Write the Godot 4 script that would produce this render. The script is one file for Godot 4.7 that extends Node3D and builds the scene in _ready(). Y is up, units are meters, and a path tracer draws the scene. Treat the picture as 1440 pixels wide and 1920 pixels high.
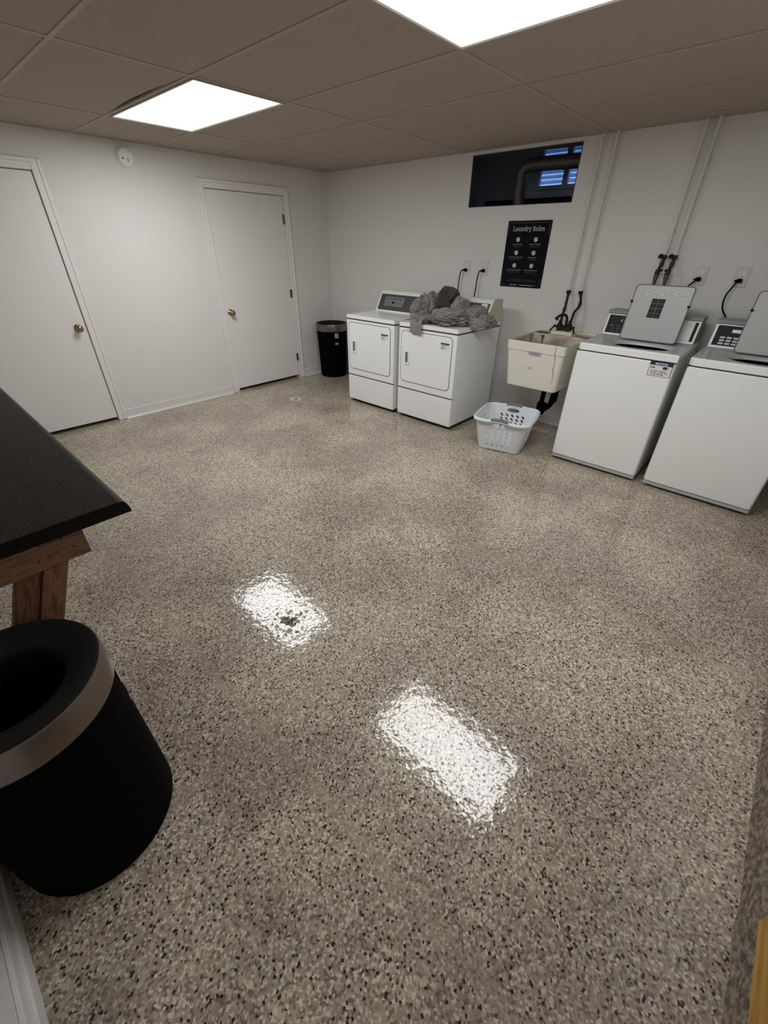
extends Node3D

const H := 2.224        # ceiling height
const W := 5.18         # room width along x
const D := 4.54         # room depth along z
const XL := [0.0, 0.765, 1.961, 3.18, 4.399, 5.18]
const ZL := [0.0, 0.164, 0.774, 1.384, 1.994, 2.604, 3.214, 3.824, 4.434, 4.54]

const WORN := Vector3(3.444, 0.0, 3.408)
const STUFF := ["small_print", "markings", "pictogram_marks", "notice_print", "sheet_print", "rule_headings", "soap_ribs", "nail_heads", "sounder_slots", "slots", "slot_face", "notice_cup", "scuffs", "display", "worn_spots"]

var M := {}
var used := {}

# ------------------------------------------------------------------ mesh builder
class B:
	var v := PackedVector3Array()
	var n := PackedVector3Array()
	var t := PackedVector2Array()
	var xf := Transform3D()
	var uvs := 1.0

	func tri(a: Vector3, b: Vector3, c: Vector3, na: Vector3, nb: Vector3, nc: Vector3) -> void:
		if (b - a).cross(c - a).dot(na + nb + nc) > 0.0:
			var k := b
			b = c
			c = k
			k = nb
			nb = nc
			nc = k
		for p in [a, b, c]:
			var q: Vector3 = xf * p
			v.append(q)
			t.append(Vector2(q.x, q.z) / uvs)
		for p in [na, nb, nc]:
			n.append((xf.basis * p).normalized())

	func quad(a: Vector3, b: Vector3, c: Vector3, d: Vector3, nn: Vector3) -> void:
		tri(a, b, c, nn, nn, nn)
		tri(a, c, d, nn, nn, nn)

	func squad(p: Array, q: Array) -> void:
		tri(p[0], p[1], p[2], q[0], q[1], q[2])
		tri(p[0], p[2], p[3], q[0], q[2], q[3])

	func box(c: Vector3, s: Vector3, bev := 0.0) -> B:
		var h := s * 0.5
		var e := minf(bev, minf(h.x, minf(h.y, h.z)) * 0.98)
		for ax in 3:
			var i := (ax + 1) % 3
			var j := (ax + 2) % 3
			for sg in [-1.0, 1.0]:
				var nn := Vector3()
				nn[ax] = sg
				var q := []
				for k in [[-1, -1], [1, -1], [1, 1], [-1, 1]]:
					var p := Vector3()
					p[ax] = sg * h[ax]
					p[i] = k[0] * (h[i] - e)
					p[j] = k[1] * (h[j] - e)
					q.append(c + p)
				quad(q[0], q[1], q[2], q[3], nn)
			if e > 0.0:
				for s1 in [-1.0, 1.0]:
					for s2 in [-1.0, 1.0]:
						var q2 := []
						for k in [[0, -1], [0, 1], [1, 1], [1, -1]]:
							var p := Vector3()
							p[ax] = k[1] * (h[ax] - e)
							p[i] = s1 * (h[i] - (e if k[0] == 0 else 0.0))
							p[j] = s2 * (h[j] - (0.0 if k[0] == 0 else e))
							q2.append(c + p)
						var ni := Vector3()
						ni[i] = s1
						var nj := Vector3()
						nj[j] = s2
						squad(q2, [nj, nj, ni, ni])
		if e > 0.0:
			for sx in [-1.0, 1.0]:
				for sy in [-1.0, 1.0]:
					for sz in [-1.0, 1.0]:
						var a := c + Vector3(sx * h.x, sy * (h.y - e), sz * (h.z - e))
						var b := c + Vector3(sx * (h.x - e), sy * h.y, sz * (h.z - e))
						var d := c + Vector3(sx * (h.x - e), sy * (h.y - e), sz * h.z)
						tri(a, b, d, Vector3(sx, 0, 0), Vector3(0, sy, 0), Vector3(0, 0, sz))
		return self

	# profile of (radius, height) turned about the y axis
	func lathe(pr: Array, segs := 40, c := Vector3(), squash := 1.0) -> B:
		for k in pr.size() - 1:
			var a: Vector2 = pr[k]
			var b: Vector2 = pr[k + 1]
			var f := (b - a).normalized()
			var na := Vector2(f.y, -f.x)
			var nb := na
			if k > 0:
				var g: Vector2 = (a - pr[k - 1]).normalized()
				if g.dot(f) > 0.75:
					na = (na + Vector2(g.y, -g.x)).normalized()
			if k < pr.size() - 2:
				var g2: Vector2 = (pr[k + 2] - b).normalized()
				if g2.dot(f) > 0.75:
					nb = (nb + Vector2(g2.y, -g2.x)).normalized()
			for s in segs:
				var p := []
				var q := []
				for o in [[s, a, na], [s + 1, a, na], [s + 1, b, nb], [s, b, nb]]:
					var an: float = TAU * o[0] / segs
					p.append(c + Vector3(cos(an) * o[1].x, o[1].y, sin(an) * o[1].x * squash))
					q.append(Vector3(cos(an) * o[2].x, o[2].y, sin(an) * o[2].x))
				squad(p, q)
		return self

	func tube(pts: Array, r: Variant, sides := 10, caps := true) -> B:
		var rings := []
		var norms := []
		var up := Vector3(0.31, 0.9, 0.21).normalized()
		for k in pts.size():
			var d: Vector3 = (pts[mini(k + 1, pts.size() - 1)] - pts[maxi(k - 1, 0)]).normalized()
			var s := d.cross(up)
			if s.length() < 0.1:
				s = d.cross(Vector3(1, 0.1, 0))
			s = s.normalized()
			var w := s.cross(d).normalized()
			up = w
			var rr: float = r[k] if r is Array else r
			var ring := []
			var nr := []
			for i in sides:
				var an := TAU * i / sides
				var o := s * cos(an) + w * sin(an)
				ring.append(pts[k] + o * rr)
				nr.append(o)
			rings.append(ring)
			norms.append(nr)
		for k in pts.size() - 1:
			for i in sides:
				var j := (i + 1) % sides
				squad([rings[k][i], rings[k][j], rings[k + 1][j], rings[k + 1][i]], [norms[k][i], norms[k][j], norms[k + 1][j], norms[k + 1][i]])
		if caps:
			for e in [0, pts.size() - 1]:
				var d: Vector3 = (pts[0] - pts[1]).normalized() if e == 0 else (pts[e] - pts[e - 1]).normalized()
				for i in sides:
					tri(pts[e], rings[e][i], rings[e][(i + 1) % sides], d, d, d)
		return self

	# polygon in xy pushed from z0 to z1, with a chamfer on the front
	func prism(poly: PackedVector2Array, z0: float, z1: float, bev := 0.0) -> B:
		if Geometry2D.is_polygon_clockwise(poly):
			poly = poly.duplicate()
			poly.reverse()
		var top := poly
		if bev > 0.0:
			top = PackedVector2Array()
			for i in poly.size():
				var a := poly[i - 1] if i > 0 else poly[poly.size() - 1]
				var b := poly[i]
				var c := poly[(i + 1) % poly.size()]
				var n1 := (b - a).normalized()
				var n2 := (c - b).normalized()
				var m := (Vector2(-n1.y, n1.x) + Vector2(-n2.y, n2.x)).normalized()
				top.append(b + m * bev / maxf(0.5, m.dot(Vector2(-n1.y, n1.x))))
		var ix := Geometry2D.triangulate_polygon(poly)
		for k in range(0, ix.size(), 3):
			var p := []
			var q := []
			for o in 3:
				p.append(Vector3(top[ix[k + o]].x, top[ix[k + o]].y, z1))
				q.append(Vector3(poly[ix[k + o]].x, poly[ix[k + o]].y, z0))
			var f := Vector3(0, 0, signf(z1 - z0))
			tri(p[0], p[1], p[2], f, f, f)
			tri(q[0], q[1], q[2], -f, -f, -f)
		var sm := poly.size() > 11
		for i in poly.size():
			var j := (i + 1) % poly.size()
			var e := (poly[j] - poly[i]).normalized()
			var nn := Vector3(e.y, -e.x, 0)
			var ni := nn
			var nj := nn
			if sm:
				var e0 := (poly[i] - poly[i - 1 if i > 0 else poly.size() - 1]).normalized()
				var e2 := (poly[(j + 1) % poly.size()] - poly[j]).normalized()
				if e0.dot(e) > 0.7:
					ni = (nn + Vector3(e0.y, -e0.x, 0)).normalized()
				if e2.dot(e) > 0.7:
					nj = (nn + Vector3(e2.y, -e2.x, 0)).normalized()
			var zb := z1 - bev * signf(z1 - z0)
			squad([Vector3(poly[i].x, poly[i].y, z0), Vector3(poly[j].x, poly[j].y, z0), Vector3(poly[j].x, poly[j].y, zb), Vector3(poly[i].x, poly[i].y, zb)], [ni, nj, nj, ni])
			if bev > 0.0:
				var fz := Vector3(0, 0, signf(z1 - z0))
				squad([Vector3(poly[i].x, poly[i].y, zb), Vector3(poly[j].x, poly[j].y, zb), Vector3(top[j].x, top[j].y, z1), Vector3(top[i].x, top[i].y, z1)], [ni, nj, fz, fz])
		return self

	# flat or stepped band between two loops of equally many points
	func band(p: Array, q: Array, up: Vector3) -> B:
		for i in p.size():
			var j := (i + 1) % p.size()
			var nn: Vector3 = (p[j] - p[i]).cross(q[i] - p[i]).normalized()
			if nn.dot(up) < 0.0:
				nn = -nn
			quad(p[i], p[j], q[j], q[i], nn)
		return self

	func grid(pts: Array, rows: int, cols: int, closed := false) -> B:
		var nr := []
		for r in rows:
			for c in cols:
				var c0: int = (c - 1 + cols) % cols if closed else maxi(c - 1, 0)
				var c1: int = (c + 1) % cols if closed else mini(c + 1, cols - 1)
				var a: Vector3 = pts[r * cols + c1] - pts[r * cols + c0]
				var b: Vector3 = pts[mini(r + 1, rows - 1) * cols + c] - pts[maxi(r - 1, 0) * cols + c]
				nr.append(b.cross(a).normalized())
		for r in rows - 1:
			for c in (cols if closed else cols - 1):
				var k := r * cols + c
				var k1 := r * cols + (c + 1) % cols
				squad([pts[k], pts[k1], pts[k1 + cols], pts[k + cols]], [nr[k], nr[k1], nr[k1 + cols], nr[k + cols]])
		return self

	func mesh() -> ArrayMesh:
		var a := []
		a.resize(Mesh.ARRAY_MAX)
		a[Mesh.ARRAY_VERTEX] = v
		a[Mesh.ARRAY_NORMAL] = n
		a[Mesh.ARRAY_TEX_UV] = t
		a[Mesh.ARRAY_TEX_UV2] = t
		var m := ArrayMesh.new()
		m.add_surface_from_arrays(Mesh.PRIMITIVE_TRIANGLES, a)
		return m

# ------------------------------------------------------------------ helpers
func numbered(called: String) -> String:
	var k: int = used.get(called, 0)
	used[called] = k + 1
	return called if k == 0 else "%s_%03d" % [called, k]

func tag(o: Node, label: String, category: String, group := "", kind := "") -> Node:
	o.set_meta("label", label)
	if category:
		o.set_meta("category", category)
	if group:
		o.set_meta("group", group)
	if kind:
		o.set_meta("kind", kind)
	return o

func thing(called: String, label: String, category: String, at := Vector3(), group := "", kind := "") -> Node3D:
	var o := Node3D.new()
	o.name = numbered(called)
	add_child(o)
	o.position = at
	tag(o, label, category, group, kind)
	return o

var part_count := {}
func put(called: String, b: Variant, m: Material, parent: Node = null, label := "") -> MeshInstance3D:
	var o := MeshInstance3D.new()
	o.mesh = b.mesh() if b is B else b
	o.material_override = m
	if parent == null or parent == self:
		o.name = numbered(called)
		add_child(o)
	else:
		var key := "%d/%s" % [parent.get_instance_id(), called]
		var k: int = part_count.get(key, 0)
		part_count[key] = k + 1
		o.name = called if k == 0 else "%s_%03d" % [called, k]
		parent.add_child(o, true)
	if label:
		o.set_meta("label", label)
	if called in STUFF:
		o.set_meta("kind", "stuff")
	return o

func rr(w: float, h: float, r: float, seg := 5, c := Vector2()) -> PackedVector2Array:
	var p := PackedVector2Array()
	for k in 4:
		var cx: float = (w * 0.5 - r) * [1, -1, -1, 1][k]
		var cy: float = (h * 0.5 - r) * [1, 1, -1, -1][k]
		for i in seg + 1:
			var an := PI * 0.5 * (k + float(i) / seg)
			p.append(c + Vector2(cx + r * cos(an), cy + r * sin(an)))
	return p

func ellipse(rx: float, ry: float, seg := 20, c := Vector2()) -> PackedVector2Array:
	var p := PackedVector2Array()
	for i in seg:
		p.append(c + Vector2(rx * cos(TAU * i / seg), ry * sin(TAU * i / seg)))
	return p

func curve(pts: Array, n := 6) -> Array:
	var out := []
	for k in pts.size() - 1:
		var p0: Vector3 = pts[maxi(k - 1, 0)]
		var p3: Vector3 = pts[mini(k + 2, pts.size() - 1)]
		for i in n:
			var f := float(i) / n
			out.append((pts[k] as Vector3).cubic_interpolate(pts[k + 1], p0, p3, f))
	out.append(pts[pts.size() - 1])
	return out

func text(called: String, s: String, height: float, font: String, m: Material, parent: Node, at: Vector3, bas := Basis(), width := 0.0) -> MeshInstance3D:
	var f := SystemFont.new()
	f.font_names = PackedStringArray([font])
	if font == "Droid Sans":
		f.font_weight = 700
	var tm := TextMesh.new()
	tm.text = s
	tm.font = f
	tm.font_size = 48
	tm.pixel_size = height / 48.0
	tm.depth = 0.0004
	tm.curve_step = 1.0
	var o := put(called, tm, m, parent)
	o.transform = Transform3D(bas, at)
	if width > 0.0:
		var got := tm.get_aabb().size.x
		if got > 0.0:
			o.transform = Transform3D(bas.scaled_local(Vector3(width / got, 1, 1)), at)
	return o

func noise(kind: int, freq: float, sd: int, oct := 3) -> FastNoiseLite:
	var f := FastNoiseLite.new()
	f.noise_type = kind
	f.frequency = freq
	f.seed = sd
	f.fractal_octaves = oct
	if oct == 1:
		f.fractal_type = FastNoiseLite.FRACTAL_NONE
	return f

func ntex(f: FastNoiseLite, size: int, ramp: Gradient = null) -> NoiseTexture2D:
	var t := NoiseTexture2D.new()
	t.width = size
	t.height = size
	t.seamless = true
	t.seamless_blend_skirt = 0.06
	t.noise = f
	if ramp:
		t.color_ramp = ramp
	return t

func ramp(a: Array, step := false) -> Gradient:
	var g := Gradient.new()
	var o := PackedFloat32Array()
	var c := PackedColorArray()
	for k in a:
		o.append(k[0])
		c.append(k[1])
	g.offsets = o
	g.colors = c
	if step:
		g.interpolation_mode = Gradient.GRADIENT_INTERPOLATE_CONSTANT
	return g

func mat(c: Color, rough := 0.6, metal := 0.0) -> StandardMaterial3D:
	var m := StandardMaterial3D.new()
	m.albedo_color = c
	m.roughness = rough
	m.metallic = metal
	return m

func bump(m: StandardMaterial3D, t: Texture2D, scale: float, uv := 1.0, world := true) -> StandardMaterial3D:
	m.heightmap_enabled = true
	m.heightmap_texture = t
	m.heightmap_scale = scale
	m.uv1_triplanar = true
	m.uv1_world_triplanar = world
	m.uv1_scale = Vector3.ONE * uv
	return m

func textured(m: StandardMaterial3D, t: Texture2D, uv: Vector3) -> StandardMaterial3D:
	m.albedo_texture = t
	m.uv1_triplanar = true
	m.uv1_scale = uv
	return m

func g(x: float) -> Color:
	return Color(x, x, x)

# ------------------------------------------------------------------ the scene
func _ready() -> void:
	# camera
	var cam := Camera3D.new()
	cam.name = "camera"
	add_child(cam)
	cam.transform = Transform3D(Basis.from_euler(Vector3(-0.57221, 0.73147, 0.01082), EULER_ORDER_YXZ), Vector3(4.6847, 1.5067, 4.1323))
	cam.fov = 102.295
	cam.near = 0.02
	cam.current = true
	# sky: dim blue dusk, reaches the room only through the small window
	var env := Environment.new()
	env.background_mode = Environment.BG_SKY
	var sky := Sky.new()
	var psm := ProceduralSkyMaterial.new()
	psm.sky_top_color = Color(0.45, 0.60, 0.85)
	psm.sky_horizon_color = Color(0.50, 0.64, 0.86)
	psm.ground_horizon_color = Color(0.30, 0.42, 0.62)
	psm.ground_bottom_color = Color(0.12, 0.15, 0.2)
	psm.sky_energy_multiplier = 4.0
	sky.sky_material = psm
	env.sky = sky
	env.tonemap_mode = Environment.TONE_MAPPER_LINEAR
	env.tonemap_exposure = 1.0
	env.sdfgi_enabled = true
	env.ssao_enabled = true
	env.ssil_enabled = true
	var we := WorldEnvironment.new()
	we.name = "world_environment"
	we.environment = env
	add_child(we)
	# the two ceiling panels' light
	for k in 2:
		var al := AreaLight3D.new()
		al.name = "panel_lamp" if k == 0 else "panel_lamp_001"
		al.area_size = Vector2(1.13, 0.57)
		al.light_color = Color(0.985, 0.995, 1.0)
		al.light_energy = 2.85
		al.area_range = 12.0
		al.area_attenuation = 2.0
		al.shadow_enabled = true
		add_child(al)
		al.transform = Transform3D(Basis(Vector3.RIGHT, -PI / 2), Vector3([1.378, 3.79][k], H - 0.012, 2.299))

	materials()
	shell()
	doors()
	ceiling()
	alcove()
	dryers()
	washers()
	sink()
	table()
	bins()
	basket()
	laundry()
	wall_things()

func materials() -> void:
	var speck := ntex(noise(FastNoiseLite.TYPE_SIMPLEX_SMOOTH, 0.05, 3, 4), 512)
	M.wall = bump(mat(Color(0.875, 0.865, 0.85), 0.55), speck, 0.03, 2.2)
	M.door = mat(Color(0.90, 0.89, 0.875), 0.42)
	M.trim = mat(Color(0.905, 0.893, 0.878), 0.4)
	M.vinyl = mat(Color(0.87, 0.858, 0.845), 0.38)
	M.tile = bump(mat(Color(0.69, 0.635, 0.59), 0.95), ntex(noise(FastNoiseLite.TYPE_SIMPLEX_SMOOTH, 0.16, 7, 3), 512), 0.12, 3.0)
	M.grid = mat(Color(0.69, 0.64, 0.60), 0.6)
	M.black = mat(Color(0.05, 0.05, 0.055), 0.6)
	M.black.metallic_specular = 0.2
	M.dark = mat(Color(0.24, 0.24, 0.26), 0.85)
	M.alcove = mat(Color(0.60, 0.61, 0.66), 0.85)
	M.enamel = mat(Color(0.945, 0.945, 0.94), 0.22)
	M.enamel_shaded = mat(Color(0.68, 0.68, 0.68), 0.28)  # same enamel as the edge, greyed to stand for duller light on top
	M.seam = mat(Color(0.16, 0.16, 0.16), 0.7)
	M.lidgray = mat(Color(0.72, 0.72, 0.715), 0.38)
	M.grayplastic = mat(Color(0.56, 0.56, 0.565), 0.45)
	M.basestrip = mat(Color(0.72, 0.715, 0.71), 0.4)
	M.almond = mat(Color(0.80, 0.755, 0.66), 0.45)
	M.panelgray = mat(Color(0.27, 0.27, 0.28), 0.45)
	M.gauge = mat(Color(0.47, 0.47, 0.48), 0.5)
	M.steel = mat(Color(0.50, 0.46, 0.435), 0.3, 0.95)
	M.canlid = mat(Color(0.10, 0.098, 0.10), 0.6)
	M.canlid.metallic_specular = 0.25
	M.rubber = mat(Color(0.03, 0.03, 0.03), 0.7)
	M.rubber.metallic_specular = 0.12
	M.brass = mat(Color(0.64, 0.57, 0.42), 0.14, 1.0)
	M.hinge = mat(Color(0.50, 0.49, 0.46), 0.35, 0.8)
	M.bronze = bump(mat(Color(0.19, 0.14, 0.12), 0.5, 0.6), speck, 0.1, 14.0)
	M.copper = bump(mat(Color(0.30, 0.21, 0.17), 0.45, 0.6), speck, 0.1, 14.0)
	M.white = mat(Color(0.93, 0.93, 0.92), 0.4)
	M.paper = mat(Color(0.90, 0.90, 0.89), 0.6)
	M.ink = mat(Color(0.09, 0.09, 0.10), 0.7)
	M.graytext = mat(Color(0.42, 0.42, 0.43), 0.7)
	M.faint = mat(Color(0.27, 0.27, 0.28), 0.7)
	M.navy = mat(Color(0.10, 0.15, 0.33), 0.6)
	M.poster = mat(Color(0.105, 0.10, 0.115), 0.8)
	M.poster.metallic_specular = 0.15
	M.printwhite = mat(Color(0.82, 0.82, 0.82), 0.7)
	M.plate = mat(Color(0.84, 0.83, 0.80), 0.4)
	M.gripgray = mat(Color(0.46, 0.45, 0.46), 0.6)
	M.basket = mat(Color(0.89, 0.90, 0.915), 0.35)
	M.basket.backlight_enabled = true
	M.basket.backlight = g(0.08)
	# epoxy flake floor: angular chips of four tones in a clear glossy coat
	var cell := noise(FastNoiseLite.TYPE_CELLULAR, 0.125, 11, 1)
	cell.cellular_return_type = FastNoiseLite.RETURN_CELL_VALUE
	cell.cellular_jitter = 1.0
	cell.domain_warp_enabled = true
	cell.domain_warp_amplitude = 6.0
	cell.domain_warp_frequency = 0.09
	var chips := ntex(cell, 2048, ramp([
		[0.0, Color(0.23, 0.19, 0.18)], [0.05, Color(0.52, 0.46, 0.42)], [0.20, Color(0.635, 0.577, 0.52)],
		[0.42, Color(0.685, 0.63, 0.565)], [0.68, Color(0.76, 0.71, 0.637)], [0.88, Color(0.87, 0.825, 0.76)]], true))
	var fm := mat(Color(1, 1, 1), 0.5)
	fm.roughness_texture = ntex(noise(FastNoiseLite.TYPE_SIMPLEX_SMOOTH, 0.10, 77, 2), 1024, ramp([[0.0, g(1.0)], [0.31, g(0.6)], [0.36, g(0.11)]]))
	fm.albedo_texture = chips
	var wave := noise(FastNoiseLite.TYPE_SIMPLEX_SMOOTH, 0.03, 5, 3)
	wave.fractal_gain = 0.55
	fm.heightmap_enabled = true
	fm.heightmap_texture = ntex(wave, 1024)
	fm.heightmap_scale = 0.058
	fm.detail_enabled = true
	fm.detail_blend_mode = BaseMaterial3D.BLEND_MODE_MUL
	fm.detail_uv_layer = BaseMaterial3D.DETAIL_UV_2
	fm.uv2_scale = Vector3(0.57, 0.57, 1)
	fm.detail_albedo = ntex(noise(FastNoiseLite.TYPE_SIMPLEX_SMOOTH, 0.012, 21, 4), 256, ramp([[0.25, Color(0.88, 0.87, 0.875)], [0.7, Color(1, 1, 0.99)]]))
	M.floor = fm
	# wood, laminate, cloth, concrete
	var wn := noise(FastNoiseLite.TYPE_SIMPLEX_SMOOTH, 0.02, 31, 4)
	var wt := ntex(wn, 512, ramp([[0.15, Color(0.34, 0.23, 0.155)], [0.45, Color(0.46, 0.325, 0.22)], [0.6, Color(0.51, 0.37, 0.255)], [0.85, Color(0.42, 0.295, 0.20)]]))
	M.wood = textured(mat(Color(1, 1, 1), 0.6), wt, Vector3(7, 7, 0.9))
	M.woodup = textured(mat(Color(1, 1, 1), 0.6), wt, Vector3(7, 0.9, 7))
	M.woodside = textured(mat(Color(0.9, 0.86, 0.82), 0.6), wt, Vector3(7, 0.9, 7))
	M.pine = textured(mat(Color(1.0, 0.93, 0.66), 0.55), ntex(noise(FastNoiseLite.TYPE_SIMPLEX_SMOOTH, 0.02, 33, 4), 256, ramp([[0.2, Color(0.62, 0.50, 0.30)], [0.7, Color(0.76, 0.63, 0.40)]])), Vector3(6, 6, 0.8))
	var lam := noise(FastNoiseLite.TYPE_SIMPLEX_SMOOTH, 0.11, 41, 4)
	M.laminate = textured(mat(Color(0.74, 0.70, 0.67), 0.45), ntex(lam, 512, ramp([[0.35, Color(0.13, 0.125, 0.12)], [0.62, Color(0.19, 0.18, 0.172)], [0.74, Color(0.50, 0.46, 0.42)]])), Vector3(2.6, 2.6, 2.6))
	M.laminate.metallic_specular = 0.3
	M.laminate_edge = mat(Color(0.09, 0.085, 0.08), 0.5)
	M.laminate_edge.metallic_specular = 0.2
	var weave := ntex(noise(FastNoiseLite.TYPE_SIMPLEX_SMOOTH, 0.12, 51, 3), 256)
	M.cloth_gray = bump(mat(Color(0.53, 0.505, 0.49), 0.95), weave, 0.25, 7.0)
	M.cloth_mid = bump(mat(Color(0.55, 0.53, 0.515), 0.95), weave, 0.25, 7.0)
	M.cloth_dark = bump(mat(Color(0.29, 0.27, 0.26), 0.95), weave, 0.25, 7.0)
	M.cloth_highlit = bump(mat(Color(0.57, 0.55, 0.52), 0.95), weave, 0.25, 7.0)  # grey cloth, a touch lighter to paint in a highlight
	for k in ["cloth_gray", "cloth_mid", "cloth_dark", "cloth_highlit"]:
		M[k].rim_enabled = true
		M[k].rim = 0.3
	M.concrete = bump(textured(mat(Color(1, 1, 1), 0.8), ntex(noise(FastNoiseLite.TYPE_SIMPLEX_SMOOTH, 0.03, 61, 5), 512, ramp([[0.2, Color(0.34, 0.295, 0.265)], [0.5, Color(0.50, 0.45, 0.405)], [0.8, Color(0.64, 0.585, 0.53)]])), Vector3(2, 2, 2)), speck, 0.6, 2.0)
	M.sinkplastic = mat(Color(0.89, 0.875, 0.815), 0.5)
	M.sinkin = textured(mat(g(1.0), 0.6), ntex(noise(FastNoiseLite.TYPE_SIMPLEX_SMOOTH, 0.015, 71, 5), 256, ramp([[0.2, Color(0.60, 0.53, 0.46)], [0.55, Color(0.76, 0.71, 0.64)], [0.85, Color(0.82, 0.78, 0.71)]])), Vector3(2, 2, 2))
	M.stain = mat(Color(0.36, 0.27, 0.22), 0.8)
	# lit diffuser
	var lm := mat(Color(0.95, 0.97, 0.96), 0.5)
	lm.emission_enabled = true
	lm.emission = Color(0.965, 1.0, 0.985)
	lm.emission_energy_multiplier = 1.0
	M.lit = lm

func shell() -> void:
	# floor
	var b := B.new()
	b.uvs = 1.5
	b.box(Vector3(W / 2, -0.05, D / 2), Vector3(W + 0.3, 0.1, D + 0.3))
	var fl := put("floor", b, M.floor)
	tag(fl, "glossy floor of beige, brown and black epoxy flakes", "floor", "", "structure")
	# a spot where the gloss is worn off, below the far ceiling panel's reflection
	var rn := RandomNumberGenerator.new()
	rn.seed = 12
	b = B.new()
	b.uvs = 1.5
	for k in 90:
		var rad := 0.0 if k == 0 else 0.02 + 0.15 * pow(rn.randf(), 1.2)
		var an := rn.randf() * TAU
		var size := rn.randf_range(0.008, 0.015) if k < 16 else rn.randf_range(0.003, 0.011) * (1.25 - rad * 4.0)
		var cc := WORN + Vector3(cos(an) * rad * (0.24 if k < 16 else 1.0), 0.0006, sin(an) * rad * (0.24 if k < 16 else 1.0))
		for i in 9:
			var a0 := TAU * i / 9.0
			var a1 := TAU * (i + 1) / 9.0
			b.tri(cc, cc + Vector3(cos(a0), 0, sin(a0)) * size * (1.0 + 0.3 * sin(i * 2.3 + k)), cc + Vector3(cos(a1), 0, sin(a1)) * size * (1.0 + 0.3 * sin(((i + 1) % 9) * 2.3 + k)), Vector3.UP, Vector3.UP, Vector3.UP)
	var worn: StandardMaterial3D = M.floor.duplicate()
	worn.roughness_texture = null
	worn.roughness = 0.75
	put("worn_spots", b, worn, fl)
	# left wall with two door openings
	b = B.new()
	var ys := 2.5
	var x0 := -0.2
	var dz := [[0.655, 1.578], [2.949, 3.872]]
	var top := 1.968
	b.box(Vector3(x0 / 2, ys / 2, (-0.2 + dz[0][0]) / 2), Vector3(-x0, ys, dz[0][0] + 0.2))
	b.box(Vector3(x0 / 2, ys / 2, (dz[0][1] + dz[1][0]) / 2), Vector3(-x0, ys, dz[1][0] - dz[0][1]))
	b.box(Vector3(x0 / 2, ys / 2, (dz[1][1] + D + 0.2) / 2), Vector3(-x0, ys, D + 0.2 - dz[1][1]))
	for q in dz:
		b.box(Vector3(x0 / 2, (top + ys) / 2, (q[0] + q[1]) / 2), Vector3(-x0, ys - top, q[1] - q[0]))
	tag(put("wall_left", b, M.wall), "white painted wall with the two plain white doors", "wall", "", "structure")
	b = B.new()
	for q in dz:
		b.box(Vector3(-0.18, top / 2, (q[0] + q[1]) / 2), Vector3(0.02, top, q[1] - q[0] - 0.002))  # black sheets painting in the shade behind the doors
	tag(put("dark_behind_doors", b, M.black), "dark space seen through the gaps under the doors", "wall", "", "structure")
	# back wall with the small opening near the ceiling
	b = B.new()
	var o := Rect2(2.01, 1.822, 0.984, 0.378)
	b.box(Vector3(o.position.x / 2, ys / 2, -0.06), Vector3(o.position.x, ys, 0.12))
	b.box(Vector3((o.end.x + W + 0.2) / 2, ys / 2, -0.06), Vector3(W + 0.2 - o.end.x, ys, 0.12))
	b.box(Vector3(o.get_center().x, o.position.y / 2, -0.06), Vector3(o.size.x, o.position.y, 0.12))
	b.box(Vector3(o.get_center().x, (o.end.y + ys) / 2, -0.06), Vector3(o.size.x, ys - o.end.y, 0.12))
	tag(put("wall_back", b, M.wall), "white painted wall behind the laundry machines with a dark opening near the ceiling", "wall", "", "structure")
	var li := thing("trim_2", "dark lining boards round the opening near the ceiling", "lining", Vector3(), "", "structure")
	for q in 4:
		var lb := B.new()
		if q < 2:
			lb.box(Vector3(o.position.x + 0.003 if q == 0 else o.end.x - 0.003, o.get_center().y, -0.06), Vector3(0.006, o.size.y, 0.1215))
		else:
			lb.box(Vector3(o.get_center().x, o.position.y + 0.003 if q == 2 else o.end.y - 0.003, -0.06), Vector3(o.size.x - 0.012, 0.006, 0.1215))
		put("lining_board", lb, M.dark, li)
	b = B.new().box(Vector3(W + 0.1, ys / 2, D / 2), Vector3(0.2, ys, D + 0.4))
	tag(put("wall_right", b, M.wall), "wall along the right side beyond the second washer", "wall", "", "structure")
	b = B.new().box(Vector3(W / 2, ys / 2, D + 0.1), Vector3(W + 0.4, ys, 0.2))
	tag(put("wall_front", b, M.wall), "white wall behind the folding table", "wall", "", "structure")
	# rough concrete curb and wooden board at the right edge
	b = B.new()
	var pts := []
	var f := noise(FastNoiseLite.TYPE_SIMPLEX_SMOOTH, 3.0, 8, 4)
	for r in 8:
		for c in 60:
			var z := 0.9 + c * (D - 0.9) / 59.0
			var y := 0.138 * minf(r, 6) / 6.0
			var x := W - 0.012 - f.get_noise_2d(z * 4.0, y * 6.0) * 0.012 + 0.006 * (y / 0.138)
			if r == 7:
				x = W + 0.01
				y += 0.004
			pts.append(Vector3(x, y + (f.get_noise_1d(z * 9.0) * 0.008 if r == 6 else 0.0), z))
	b.grid(pts, 8, 60)
	tag(put("baseboard_right", b, M.concrete), "rough grey concrete curb along the floor at the right edge", "curb", "", "structure")
	b = B.new().box(Vector3(W - 0.006, 0.245, (3.29 + D) / 2), Vector3(0.03, 0.2, D - 3.29), 0.003)
	tag(put("trim_1", b, M.pine), "yellowish wooden board above the concrete curb at the right edge", "board", "", "structure")
	# vinyl cove base
	b = B.new()
	for q in [[0.0, 0.577], [1.656, 2.874]]:
		cove(b, Vector3(0, 0, q[0]), Vector3(0, 0, q[1]), Vector3.RIGHT)
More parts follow.
